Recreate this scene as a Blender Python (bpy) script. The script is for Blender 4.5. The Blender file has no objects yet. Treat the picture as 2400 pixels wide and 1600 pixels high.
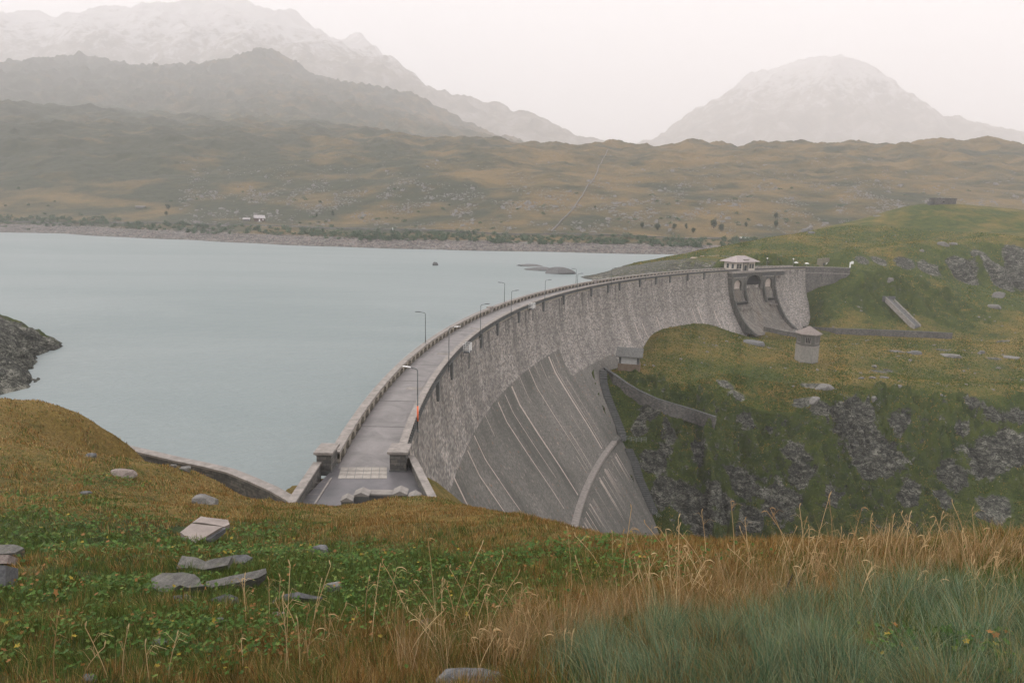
import bpy, math, random
import numpy as np
from mathutils import Vector
S = bpy.context.scene
COL = S.collection
PI = math.pi
rng = np.random.default_rng(7)
random.seed(7)

# ---------------------------------------------------------------- camera, sky, sun, exposure
PITCH = math.radians(10.7); ROLL = math.radians(1.35); CZ = 23.0; FPX = 1600.0
cam_d = bpy.data.cameras.new("camera"); cam = bpy.data.objects.new("camera", cam_d); COL.objects.link(cam)
cam_d.sensor_width = 36; cam_d.lens = 24; cam_d.clip_start = 0.1; cam_d.clip_end = 30000
_cp, _sp = math.cos(PITCH), math.sin(PITCH)
cam.location = (0, 0, CZ)
fw = Vector((0, _cp, -_sp)); up0 = Vector((0, _sp, _cp)); rt0 = Vector((1, 0, 0))
# image turned clockwise by ROLL: camera up tilts to the left
_c, _s = math.cos(ROLL), math.sin(ROLL)
rt = rt0 * _c + up0 * _s; up = up0 * _c - rt0 * _s
from mathutils import Matrix
M = Matrix(((rt.x, up.x, -fw.x, 0), (rt.y, up.y, -fw.y, 0), (rt.z, up.z, -fw.z, CZ), (0, 0, 0, 1)))
cam.matrix_world = M
S.camera = cam
S.render.resolution_x = 1024; S.render.resolution_y = 682
S.view_settings.view_transform = 'Standard'; S.view_settings.look = 'None'
S.view_settings.exposure = 1.55; S.view_settings.gamma = 1
S.cycles.volume_bounces = 2; S.cycles.max_bounces = 8; S.cycles.diffuse_bounces = 3
S.cycles.transparent_max_bounces = 8

SUN_EL, SUN_AZ = math.radians(40), math.radians(285)
world = bpy.data.worlds.new("World"); S.world = world; world.use_nodes = True
wn = world.node_tree; wn.nodes.clear()
sky = wn.nodes.new('ShaderNodeTexSky'); sky.sky_type = 'NISHITA'; sky.sun_disc = False
sky.sun_elevation = SUN_EL; sky.sun_rotation = SUN_AZ; sky.air_density = 1.0; sky.dust_density = 4.0
hs = wn.nodes.new('ShaderNodeHueSaturation'); hs.inputs['Saturation'].default_value = 0.10
mx = wn.nodes.new('ShaderNodeMix'); mx.data_type = 'RGBA'; mx.blend_type = 'MULTIPLY'
mx.inputs['Factor'].default_value = 1.0; mx.inputs['B'].default_value = (1.0, 0.97, 0.975, 1)
# the even cloud layer over the sky
mc = wn.nodes.new('ShaderNodeMix'); mc.data_type = 'RGBA'; mc.inputs['Factor'].default_value = 0.7
mc.inputs['B'].default_value = (9.0, 8.7, 8.78, 1)
bg = wn.nodes.new('ShaderNodeBackground'); bg.inputs['Strength'].default_value = 0.072
wo = wn.nodes.new('ShaderNodeOutputWorld')
wn.links.new(sky.outputs[0], hs.inputs['Color']); wn.links.new(hs.outputs[0], mx.inputs['A'])
wn.links.new(mx.outputs['Result'], mc.inputs['A']); wn.links.new(mc.outputs['Result'], bg.inputs[0])
wn.links.new(bg.outputs[0], wo.inputs[0])
sd = bpy.data.lights.new("sun", 'SUN'); sd.energy = 1.5; sd.angle = math.radians(12); sd.color = (1, .96, .9)
so = bpy.data.objects.new("sun", sd); COL.objects.link(so)
_d = Vector((math.sin(SUN_AZ) * math.cos(SUN_EL), math.cos(SUN_AZ) * math.cos(SUN_EL), math.sin(SUN_EL)))
so.rotation_euler = _d.to_track_quat('Z', 'Y').to_euler(); so.location = (0, 0, 200)

# ---------------------------------------------------------------- surveying helpers (photo pixel + depth -> world metres)
def ray(a, b):
    x = a - 1200; y = 800 - b; x, y = _c * x - _s * y, _s * x + _c * y
    return np.array([x / FPX, _cp + y / FPX * _sp, -_sp + y / FPX * _cp])
def onz(a, b, z):
    r = ray(a, b); return np.array([0, 0, CZ]) + r * (z - CZ) / r[2]
def at(a, b, Y):
    r = ray(a, b); return np.array([0, 0, CZ]) + r * Y / r[1]
CX, CY, R0 = 12.249 * 22, 3.569 * 22, 13.025 * 22     # the arc of the dam crest (lake-side edge radius)
def pol(r, t, z):
    t = math.radians(t); return (CX + r * math.cos(t), CY + r * math.sin(t), z)
def thr(p): return math.degrees(math.atan2(p[1] - CY, p[0] - CX)) % 360, math.hypot(p[0] - CX, p[1] - CY)
PZ = [-75, -39.5, -38.0, -37.5, -31, -24, -18, -13, -8, -3, -1, 1]
PO = [50.5, 26.3, 26.2, 25.2, 20.7, 15.6, 11.4, 9.0, 7.6, 6.9, 6.75, 6.65]
def prof(z): return float(np.interp(z, PZ, PO))
def ondam(a, b):
    r = ray(a, b); prev = None
    for Y in np.arange(40, 420, .25):
        p = np.array([0, 0, CZ]) + r * Y / r[1]
        if p[2] > 1: continue
        s = math.hypot(p[0] - CX, p[1] - CY) - (R0 - prof(p[2]))
        if prev is not None and prev < 0 <= s: return p
        prev = s

# ---------------------------------------------------------------- noise
def perlin(x, y, seed=0):
    r = np.random.default_rng(seed); perm = r.permutation(512); g = r.uniform(0, 2 * PI, 512)
    xi = np.floor(x).astype(np.int64); yi = np.floor(y).astype(np.int64); xf = x - xi; yf = y - yi
    def gr(ix, iy, dx, dy):
        a = g[perm[(perm[ix & 511] + iy) & 511]]; return np.cos(a) * dx + np.sin(a) * dy
    u = xf * xf * xf * (xf * (xf * 6 - 15) + 10); v = yf * yf * yf * (yf * (yf * 6 - 15) + 10)
    n0 = gr(xi, yi, xf, yf) * (1 - u) + gr(xi + 1, yi, xf - 1, yf) * u
    n1 = gr(xi, yi + 1, xf, yf - 1) * (1 - u) + gr(xi + 1, yi + 1, xf - 1, yf - 1) * u
    return (n0 * (1 - v) + n1 * v) * 1.5
def fbm(x, y, octs=4, seed=0, gain=.5, ridge=False):
    s = np.zeros_like(x); a = 1.0; t = 0
    for i in range(octs):
        n = perlin(x * 2 ** i + 17.3 * i, y * 2 ** i - 9.1 * i, seed + i)
        if ridge: n = 1 - 2 * np.abs(n)
        s += a * n; t += a; a *= gain
    return s / t
def facets(u, v, cell, seed):
    r = np.random.default_rng(seed); T = r.uniform(-1, 1, (64, 64, 5)); iu = np.floor(u / cell).astype(int); iv = np.floor(v / cell).astype(int)
    best = np.full(u.shape, 1e9); h = np.zeros_like(u)
    for a in (-1, 0, 1):
        for b in (-1, 0, 1):
            k = T[(iu + a) % 64, (iv + b) % 64]; du = u - (iu + a + .5 + .45 * k[..., 0]) * cell; dv = v - (iv + b + .5 + .45 * k[..., 1]) * cell
            d = du * du + dv * dv; m = d < best; best = np.where(m, d, best); h = np.where(m, k[..., 2] + (k[..., 3] * du + k[..., 4] * dv) / cell * 1.3, h)
    return h
def sstep(a, b, x):
    t = np.clip((x - a) / (b - a), 0, 1); return t * t * (3 - 2 * t)

# ---------------------------------------------------------------- material helpers
class NT:
    def __init__(s, name):
        s.m = bpy.data.materials.new(name); s.m.use_nodes = True; s.t = s.m.node_tree
        s.b = s.t.nodes['Principled BSDF']; s.b.inputs['Roughness'].default_value = .9
        s.b.inputs['Specular IOR Level'].default_value = .25
        s.co = s.t.nodes.new('ShaderNodeTexCoord')
    def n(s, typ, **kw):
        nd = s.t.nodes.new(typ)
        for k, v in kw.items(): setattr(nd, k, v)
        return nd
    def l(s, a, b): s.t.links.new(a, b)
    def noise(s, scale, detail=4, rough=.55, vec=None, dist=0.0, sc3=None):
        nd = s.n('ShaderNodeTexNoise'); nd.inputs['Scale'].default_value = scale
        nd.inputs['Detail'].default_value = detail; nd.inputs['Roughness'].default_value = rough
        nd.inputs['Distortion'].default_value = dist
        v = vec if vec is not None else s.co.outputs['Object']
        if sc3:
            mp = s.n('ShaderNodeMapping'); mp.inputs['Scale'].default_value = sc3; s.l(v, mp.inputs[0]); v = mp.outputs[0]
        s.l(v, nd.inputs['Vector']); return nd.outputs['Fac']
    def ramp(s, fac, stops):
        nd = s.n('ShaderNodeValToRGB'); e = nd.color_ramp.elements
        while len(e) < len(stops): e.new(.5)
        for el, (p, c) in zip(e, stops):
            el.position = p; el.color = (*c, 1) if hasattr(c, '__len__') else (c, c, c, 1)
        s.l(fac, nd.inputs[0]); return nd.outputs[0]
    def mix(s, f, a, b, mode='MIX'):
        nd = s.n('ShaderNodeMix'); nd.data_type = 'RGBA'; nd.blend_type = mode
        for k, v in (('Factor', f), ('A', a), ('B', b)):
            if hasattr(v, 'links'): s.l(v, nd.inputs[k])
            elif k == 'Factor': nd.inputs[k].default_value = v
            else: nd.inputs[k].default_value = (*v, 1)
        return nd.outputs['Result']
    def math(s, op, a, b=None, clamp=False):
        nd = s.n('ShaderNodeMath'); nd.operation = op; nd.use_clamp = clamp
        for i, v in enumerate((a, b)):
            if v is None: continue
            if hasattr(v, 'links'): s.l(v, nd.inputs[i])
            else: nd.inputs[i].default_value = v
        return nd.outputs[0]
    def attr(s, name):
        nd = s.n('ShaderNodeAttribute'); nd.attribute_name = name; return nd
    def bump(s, h, strength=.5, dist=.05):
        nd = s.n('ShaderNodeBump'); nd.inputs['Strength'].default_value = strength; nd.inputs['Distance'].default_value = dist
        s.l(h, nd.inputs['Height']); s.l(nd.outputs[0], s.b.inputs['Normal'])
    def col(s, c):
        if hasattr(c, 'links'): s.l(c, s.b.inputs['Base Color'])
        else: s.b.inputs['Base Color'].default_value = (*c, 1)
        return s.m

def simple(name, a, b, scale=3, rough=.85, bump=.3, metal=0, bd=.02):
    t = NT(name); f = t.noise(scale, 6, .65); t.b.inputs['Roughness'].default_value = rough; t.b.inputs['Metallic'].default_value = metal
    f2 = t.ramp(f, [(.3, a), (.7, b)])
    t.bump(t.noise(scale * 4, 4), bump, bd); return t.col(f2)

# ground: grass over rock. attributes: rock (0..1), dry (0..1)
def ground_mat(name, fine=1.0, far=False, green=(.032, .056, .008), green2=(.078, .098, .014), dry=(.19, .125, .028), dry2=(.29, .20, .055), bmp=.5, bd=.15, rockc=((.012, .013, .011), (.100, .101, .082), (.32, .312, .26))):
    t = NT(name)
    n1 = t.noise(.035 * fine, 6, .62, dist=.6); n2 = t.noise(.3 * fine, 5, .6); n3 = t.noise(2.5 * fine, 4, .7); n4 = t.noise(.12 * fine, 5, .6, sc3=(1, 1, 2.5))
    g = t.mix(t.ramp(n2, [(.35, 0.0), (.65, 1.0)]), green, green2)
    d = t.mix(t.ramp(n3, [(.35, 0.0), (.65, 1.0)]), dry, dry2)
    da = t.attr('dry').outputs['Fac']
    s = t.math('ADD', t.math('MULTIPLY', n1, .7), t.math('ADD', t.math('MULTIPLY', n4, .55), t.math('MULTIPLY', n3, .25)))
    s = t.math('ADD', s, t.math('MULTIPLY', t.math('SUBTRACT', da, .5), .9))
    c = t.mix(t.ramp(s, [(.62, 0.0), (.95, 1.0)]), g, d)
    c = t.mix(t.ramp(t.noise(6 * fine, 3, .7), [(.35, .45), (.65, 0.0)]), c, (.012, .016, .008))
    # rock: tone contrast and dark cracks put crevice shade into the colour
    r1 = t.noise(.22 * fine, 9, .74, dist=1.2, sc3=(1, 1, 2.2)); r2 = t.noise(1.6 * fine, 7, .74, dist=.6, sc3=(1, 1, 2.6))
    rk = t.ramp(t.math('ADD', t.math('MULTIPLY', r1, .6), t.math('MULTIPLY', r2, .4)), [(.40, rockc[0]), (.5, rockc[1]), (.61, rockc[2])])
    ck = t.math('ABSOLUTE', t.math('SUBTRACT', t.noise(.32 * fine, 8, .7, dist=1.6, sc3=(1, 1, 1.7)), .5)); ckr = t.ramp(ck, [(.0, .95), (.012, .9), (.04, 0.0)])
    ck2 = t.math('ABSOLUTE', t.math('SUBTRACT', t.noise(1.1 * fine, 6, .7, dist=1.2, sc3=(1, 1, 2.2)), .5)); ckr2 = t.ramp(ck2, [(.0, .7), (.03, 0.0)])
    rk = t.mix(ckr, rk, (.006, .007, .006)); rk = t.mix(ckr2, rk, (.008, .009, .008))
    ra = t.attr('rock').outputs['Fac']
    rm = t.math('ADD', ra, t.math('MULTIPLY', t.math('SUBTRACT', t.noise(.55 * fine, 9, .76), .5), 1.9))
    rm = t.ramp(rm, [(.46, 0.0), (.56, 1.0)])
    c = t.mix(rm, c, rk)
    h = t.math('ADD', t.noise(1.6 * fine, 6, .7), t.math('MULTIPLY', r2, .7))
    t.bump(t.math('ADD', h, t.math('MULTIPLY', r1, 2.0)), bmp, bd)
    return t.col(c)

# ---------------------------------------------------------------- object helpers
def tag(o, label=None, cat=None, group=None, kind=None):
    if label: o['label'] = label
    if cat: o['category'] = cat
    if group: o['group'] = group
    if kind: o['kind'] = kind
    return o
def empty(name, loc, rz=0):
    o = bpy.data.objects.new(name, None); COL.objects.link(o); o.location = loc; o.rotation_euler.z = rz; return o
def meshobj(name, V, Fc, mat, parent=None, smooth=False):
    me = bpy.data.meshes.new(name); me.from_pydata([tuple(map(float, v)) for v in V], [], Fc); me.update()
    if smooth: me.polygons.foreach_set('use_smooth', [True] * len(me.polygons))
    o = bpy.data.objects.new(name, me); COL.objects.link(o)
    if mat: me.materials.append(mat)
    if parent: o.parent = parent
    return o
class MB:
    def __init__(s): s.v = []; s.f = []
    def add(s, V, Fc):
        n = len(s.v); s.v += [tuple(v) for v in V]; s.f += [tuple(i + n for i in f) for f in Fc]; return s
    def box(s, x0, x1, y0, y1, z0, z1, b=0.0):
        V = [(x, y, z) for z in (z0, z1) for y in (y0, y1) for x in (x0, x1)]
        return s.add(V, [(0, 2, 3, 1), (4, 5, 7, 6), (0, 1, 5, 4), (2, 6, 7, 3), (0, 4, 6, 2), (1, 3, 7, 5)])
    def hexa(s, P):   # 8 points: bottom 4 ccw, top 4 ccw
        return s.add(P, [(3, 2, 1, 0), (4, 5, 6, 7), (0, 1, 5, 4), (1, 2, 6, 5), (2, 3, 7, 6), (3, 0, 4, 7)])
    def tube(s, pts, rad, n=6, caps=True):
        pts = [Vector(p) for p in pts]; rads = rad if hasattr(rad, '__len__') else [rad] * len(pts); rings = []
        for i, p in enumerate(pts):
            d = (pts[min(i + 1, len(pts) - 1)] - pts[max(i - 1, 0)]).normalized()
            a = d.cross(Vector((0, 0, 1)));
            if a.length < .1: a = Vector((1, 0, 0))
            a.normalize(); b = d.cross(a)
            rings.append([p + (a * math.cos(2 * PI * k / n) + b * math.sin(2 * PI * k / n)) * rads[i] for k in range(n)])
        V = [v for r in rings for v in r]; Fc = []
        for i in range(len(pts) - 1):
            for k in range(n):
                Fc.append((i * n + k, i * n + (k + 1) % n, (i + 1) * n + (k + 1) % n, (i + 1) * n + k))
        if caps: Fc += [tuple(range(n))[::-1], tuple((len(pts) - 1) * n + k for k in range(n))]
        return s.add(V, Fc)
    def build(s, name, mat, parent=None, smooth=False, bevel=0):
        o = meshobj(name, s.v, s.f, mat, parent, smooth)
        if bevel:
            m = o.modifiers.new('bevel', 'BEVEL'); m.width = bevel; m.segments = 2; m.limit_method = 'ANGLE'
        return o
def sweep(r_fn, z_fn, ths, mb=None):
    pass

# ---------------------------------------------------------------- terrain sheets (log-polar grids about the viewpoint)
class Sheet:
    """height field through surveyed points, smooth RBF in (azimuth, log distance)"""
    def __init__(s, pts, r0, r1, nr, na, az=(-62, 62), smooth=.03):
        P = np.array(pts, float); s.u = np.arctan2(P[:, 0], P[:, 1]); s.v = np.log(np.hypot(P[:, 0], P[:, 1])); s.c = smooth
        n = len(P); d = s.phi(s.u[:, None] - s.u[None], s.v[:, None] - s.v[None])
        A = np.zeros((n + 3, n + 3)); A[:n, :n] = d + np.eye(n) * 1e-6; A[:n, n] = 1; A[:n, n + 1] = s.u; A[:n, n + 2] = s.v
        A[n:, :n] = A[:n, n:].T; s.w = np.linalg.solve(A, np.concatenate([P[:, 2], np.zeros(3)]))
        s.r0, s.r1, s.nr, s.na = r0, r1, nr, na
        s.az = np.radians(np.linspace(az[0], az[1], na)); s.lr = np.linspace(math.log(r0), math.log(r1), nr)
    def phi(s, a, b): return np.sqrt(a * a + b * b + s.c ** 2)
    def eval(s, u, v):
        sh = u.shape; u = u.ravel(); v = v.ravel(); out = np.empty_like(u); n = len(s.u)
        for i in range(0, len(u), 20000):
            a = u[i:i + 20000]; b = v[i:i + 20000]
            out[i:i + 20000] = s.phi(a[:, None] - s.u, b[:, None] - s.v) @ s.w[:n] + s.w[n] + s.w[n + 1] * a + s.w[n + 2] * b
        return out.reshape(sh)
    def grid(s, detail):
        # coarse eval then bilinear refine, then detail(X,Y,Z)->Z
        ca = np.linspace(s.az[0], s.az[-1], 260); cr = np.linspace(s.lr[0], s.lr[-1], 260)
        U, V = np.meshgrid(ca, cr); Z = s.eval(U, V)
        fa = np.interp(s.az, ca, np.arange(260)); fr = np.interp(s.lr, cr, np.arange(260))
        ia = np.clip(fa.astype(int), 0, 258); ir = np.clip(fr.astype(int), 0, 258); ta = (fa - ia)[None]; tr = (fr - ir)[:, None]
        Zf = (Z[ir][:, ia] * (1 - tr) * (1 - ta) + Z[ir + 1][:, ia] * tr * (1 - ta) + Z[ir][:, ia + 1] * (1 - tr) * ta + Z[ir + 1][:, ia + 1] * tr * ta)
        UU, VV = np.meshgrid(s.az, s.lr); R = np.exp(VV); s.X = R * np.sin(UU); s.Y = R * np.cos(UU)
        s.Z0 = Zf; s.Z = detail(s.X, s.Y, Zf); return s
    def h(s, x, y):
        x = np.asarray(x, float); y = np.asarray(y, float)
        a = np.arctan2(x, y); r = np.log(np.maximum(np.hypot(x, y), s.r0))
        fa = np.clip(np.interp(a, s.az, np.arange(s.na)), 0, s.na - 1.001); fr = np.clip(np.interp(r, s.lr, np.arange(s.nr)), 0, s.nr - 1.001)
        ia = fa.astype(int); ir = fr.astype(int); ta = fa - ia; tr = fr - ir; Z = s.Z
        return Z[ir, ia] * (1 - tr) * (1 - ta) + Z[ir + 1, ia] * tr * (1 - ta) + Z[ir, ia + 1] * (1 - tr) * ta + Z[ir + 1, ia + 1] * tr * ta
    def slope(s):
        dzr = np.gradient(s.Z0s if hasattr(s, 'Z0s') else s.Z, axis=0) / np.gradient(np.exp(s.lr))[:, None]
        dza = np.gradient(s.Z, axis=1) / (np.exp(s.lr)[:, None] * (s.az[1] - s.az[0]))
        return np.hypot(dzr, dza)
    def build(s, name, mat, attrs):
        nr, na = s.nr, s.na; me = bpy.data.meshes.new(name)
        co = np.stack([s.X, s.Y, s.Z], -1).reshape(-1, 3).astype(np.float32)
        i = np.arange(nr - 1)[:, None] * na + np.arange(na - 1)[None]; q = np.stack([i, i + 1, i + na + 1, i + na], -1).reshape(-1, 4)
        fastmesh(me, co, q, attrs)
        me.polygons.foreach_set('use_smooth', np.ones(len(q), bool)); me.materials.append(mat)
        o = bpy.data.objects.new(name, me); COL.objects.link(o); return o
def fastmesh(me, co, q, attrs=None):
    me.vertices.add(len(co)); me.vertices.foreach_set('co', co.astype(np.float32).ravel())
    k = q.shape[1]; me.loops.add(len(q) * k); me.loops.foreach_set('vertex_index', q.astype(np.int32).ravel())
    me.polygons.add(len(q)); me.polygons.foreach_set('loop_start', np.arange(len(q), dtype=np.int32) * k)
    me.update(calc_edges=True)
    for n, a in (attrs or {}).items():
        a = np.asarray(a, np.float32)
        if a.ndim == 2 and a.shape[-1] == 3:
            at_ = me.attributes.new(n, 'FLOAT_COLOR', 'POINT'); at_.data.foreach_set('color', np.concatenate([a, np.ones((len(a), 1), np.float32)], 1).ravel())
        else:
            at_ = me.attributes.new(n, 'FLOAT', 'POINT'); at_.data.foreach_set('value', a.ravel())

# ---- surveyed points of the near ground
G = []
def g(a, b, Y=None, z=None): G.append(tuple(at(a, b, Y) if Y is not None else onz(a, b, z)))
def w(x, y, z): G.append((x, y, z))
w(0, .9, 21.2); w(-.9, .1, 21.3); w(.9, .1, 21.3); w(1.5, 1, 21.0); w(-1.5, 1, 21.1)
for a, Y in ((-500, 4.3), (0, 4.3), (600, 4.6), (1200, 4.3), (1800, 3.5), (2400, 3.2), (2900, 3.0)): g(a, 1590, Y)
for a, Y in ((-500, 8.3), (0, 8.6), (600, 9.3), (1200, 8.3), (1800, 6.2), (2400, 5.2), (2900, 5)): g(a, 1400, Y)
for a, b, Y in ((-500, 1100, 25), (0, 1200, 20), (0, 1060, 32), (300, 1250, 19), (300, 1130, 31), (600, 1290, 16.5), (600, 1220, 25), (900, 1300, 16), (900, 1220, 29),
                (1200, 1300, 14), (1500, 1300, 10.5), (1800, 1320, 8), (2100, 1330, 7), (2400, 1340, 6.2)): g(a, b, Y)
# brow of the near hill
for a, b, Y in ((-500, 800, 50), (0, 948, 48), (130, 972, 50), (230, 1030, 50), (330, 1064, 50), (430, 1110, 47), (480, 1150, 42), (660, 1204, 38), (800, 1196, 38), (900, 1184, 40), (1000, 1182, 41), (1100, 1194, 38),
                (1200, 1216, 33), (1300, 1240, 27), (1400, 1260, 22), (1530, 1270, 16), (1650, 1276, 13.5), (1850, 1280, 11), (2000, 1276, 10.2), (2200, 1280, 9.3), (2400, 1284, 8.6), (2900, 1290, 8)): g(a, b, Y)
# abutment
for x, y, z in ((-17, 47, -.7), (-11, 47, -.7), (-6, 49, -.8), (-18, 57, -.8), (-6, 58, -1.5), (-12, 62, -2), (-19, 49, -.9), (-22, 46, -.7), (-26, 48, -.6), (-32, 52, -.5), (-21, 52, -.9), (-35, 55, 0), (-9, 45, .2), (-14, 43.5, 1.2), (-20, 43.5, .6)): w(x, y, z)
for a, b in ((690, 1160), (560, 1110), (430, 1078), (340, 1058)):   # just outside the shore wall
    p = onz(a, b, -.2); d = np.array(p[:2]) / np.hypot(p[0], p[1]); w(*(p[:2] + d * 6), -9); w(*(p[:2] + d * 20), -20)
for a in (-500, 0, 130, 230):
    p = at(a, 1000, 70); w(p[0], p[1], -12); p = at(a, 1000, 62); w(p[0], p[1], -5)
# rocky spur in the lake on the left
for a, b, z in ((136, 815, -6), (90, 850, -6.3), (20, 930, -6.5)): g(a, b, z=z)
for a, b, Y in ((100, 790, 136), (50, 762, 134), (0, 748, 130), (-100, 700, 130), (-300, 640, 130), (30, 850, 112), (-60, 800, 112), (-200, 800, 100)): g(a, b, Y)
for x, y in ((-150, 190), (-110, 165), (-75, 150), (-60, 120), (-52, 95), (-90, 220), (-170, 230), (-50, 160), (-70, 85)): w(x, y, -16)
# near valley, hidden under the brow
for x, y, z in ((-2, 50, -3), (-1, 62, -8), (0, 78, -15), (5, 95, -32), (12, 120, -50), (20, 145, -62), (6, 40, -4), (16, 38, -14), (10, 60, -22), (20, 80, -42), (30, 100, -56), (50, 110, -64), (80, 110, -66), (120, 120, -66), (160, 130, -62),
                (12, 22, 3), (18, 26, -6), (20, 50, -28), (14, 17, 8), (22, 20, -2), (35, 30, -14), (40, 60, -44), (60, 60, -46), (90, 70, -52), (60, 40, -30), (22, 14, 6), (40, 22, -4), (14, 11.5, 11.5), (17, 8, 13), (100, 40, -30), (40, 140, -66), (80, 140, -66), (25, 165, -60)): w(x, y, z)
# foot of the dam along the stairs (surveyed on the dam face)
for q in ((1407, 872), (1420, 942), (1432, 972), (1444, 1002), (1468, 1059), (1480, 1086), (1492, 1128), (1510, 1170), (1525, 1203), (1426, 861), (1500, 810), (1741, 777), (1875, 784)):
    p = ondam(*q); w(*p)
for q in ((1300, 1200), (1200, 1150), (1350, 1230)):
    pass
for q in ((1395, 900), (1425, 1010), (1480, 1140), (1520, 1215)):    # a little deeper behind the face
    p = ondam(*q); d = np.array([p[0] - CX, p[1] - CY]); d /= np.hypot(*d); w(p[0] + d[0] * 4, p[1] + d[1] * 4, p[2] - 6)
# promontory top
for a, b, z in ((1440, 862, -23.0), (1500, 900, -25.5), (1560, 860, -24), (1590, 820, -21.5), (1800, 795, -24), (1700, 850, -24.5), (1600, 905, -26.5), (1700, 895, -27), (1900, 852, -25.5), (1980, 880, -26),
                (1960, 800, -24.5), (2100, 800, -25), (2250, 800, -25), (2400, 800, -24), (2100, 850, -25), (2400, 860, -25), (2150, 885, -27), (2400, 900, -27), (2700, 850, -25), (3000, 850, -25), (1850, 905, -28)): g(a, b, z=z)
for a, b, Y in ((1572, 783, 240), (1613, 777, 250), (1660, 780, 258), (1700, 784, 262), (1760, 791, 268)): g(a, b, Y)
# promontory cliff
for a, b, Y in ((1500, 965, 190), (1590, 985, 188), (1540, 1060, 182), (1560, 1130, 176), (1590, 1240, 168), (1680, 1010, 187), (1700, 1120, 180), (1700, 1240, 172),
                (1800, 990, 189), (1840, 1100, 180), (1800, 1240, 170), (1900, 935, 192), (1930, 950, 188), (2000, 1060, 182), (2080, 1120, 176), (2000, 1240, 166), (2120, 940, 192), (2150, 1060, 184), (2150, 1260, 164),
                (2300, 950, 190), (2300, 1080, 180), (2300, 1280, 160), (2450, 940, 186), (2450, 1100, 174), (2450, 1280, 155), (2800, 950, 182), (2800, 1280, 150)): g(a, b, Y)
# slope on the right of the spillway
for a, b, Y in ((1890, 735, 320), (1900, 755, 314), (1915, 700, 321), (1935, 682, 322), (1990, 646, 324), (2030, 632, 326), (1950, 720, 312), (2000, 700, 314), (2000, 750, 302), (2080, 700, 312), (2150, 768, 296), (2200, 700, 314), (2300, 740, 304), (2400, 700, 316), (2130, 645, 328), (2200, 655, 330), (2300, 680, 328), (2420, 700, 326),
                (2700, 720, 320)): g(a, b, Y)
for a, b, z in ((2000, 785, -25.5), (2150, 792, -25.5), (2300, 790, -25.5), (1920, 778, -25.8), (2600, 790, -24)): g(a, b, z=z)
# rock band and hill behind
for a, b, Y in ((2010, 627, 334), (2120, 640, 337), (2250, 655, 340), (2400, 680, 342), (2000, 608, 338), (2120, 600, 346), (2250, 600, 350), (2400, 598, 352), (2700, 600, 350), (2400, 555, 385), (2200, 565, 385), (2050, 575, 375), (1950, 596, 356),
                (1850, 600, 362), (2200, 476, 455), (2120, 484, 452), (2300, 482, 455), (2400, 492, 452), (2700, 500, 450), (2040, 510, 440), (1960, 528, 430), (1880, 548, 418), (1820, 555, 410), (1700, 580, 395), (1660, 596, 380), (1780, 605, 350), (1720, 612, 350)): g(a, b, Y)
for x, y, z in ((98, 312, -.8), (112, 322, -.5), (128, 330, .2), (146, 336, .3), (160, 334, 0)): w(x, y, z)
for a, b, Y in ((2200, 520, 520), (2700, 560, 560), (1950, 560, 500), (1700, 600, 470)): g(a, b, Y)
for a, b, Y in ((1640, 604, 372), (1560, 612, 360), (1480, 630, 338), (1410, 643, 322)): g(a, b, Y)
g(1352, 651, z=-6.2); g(1560, 600, z=-7.5); g(1450, 625, z=-8)
for t, rr, z in ((179, 12, -20), (170, 12, -30), (160, 12, -30), (150, 12, -24), (142, 12, -16), (136, 10, -9), (131, 10, -4), (172, 60, -30), (158, 60, -28), (148, 55, -22), (162, 160, -25), (175, 140, -25), (182, 30, -20)):
    w(*pol(R0 + rr, t, z))
for x, y, z in ((60, 480, -20), (-60, 480, -25), (-250, 480, -25), (-300, 300, -25), (-200, 300, -25), (150, 540, -10), (350, 540, -5), (-100, 380, -25), (0, 420, -25)): w(x, y, z)
NEAR = Sheet(G, .7, 600, 1500, 1150)
NEAR.lr = np.log(np.concatenate([np.exp(np.linspace(math.log(.7), math.log(140), 600, endpoint=False)), np.linspace(140, 212, 520, endpoint=False), np.exp(np.linspace(math.log(212), math.log(600), 380))]))
ROCKP = [(2000, 1000, 17), (2070, 1060, 14), (1930, 960, 8), (2110, 985, 6), (1905, 905, 7), (1880, 940, 6), (2030, 1090, 9), (1700, 900, 6), (1730, 930, 6), (1690, 1170, 10), (1740, 1130, 10), (1820, 1180, 12), (1760, 1220, 9), (1640, 1060, 7), (1570, 1010, 6), (1540, 1080, 9), (1600, 1180, 12), (1650, 1220, 10), (1560, 1150, 9),
         (2330, 960, 7), (2280, 940, 5), (2380, 970, 8), (2300, 1080, 12), (2230, 1120, 9), (2370, 1060, 12), (2200, 1170, 8), (2330, 1190, 9), (1880, 1110, 9), (1950, 1160, 6), (2250, 1010, 5), (1750, 985, 5), (1520, 960, 5), (1500, 1000, 5), (1860, 1060, 6), (1800, 1010, 4), (2130, 1160, 6)]
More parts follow.
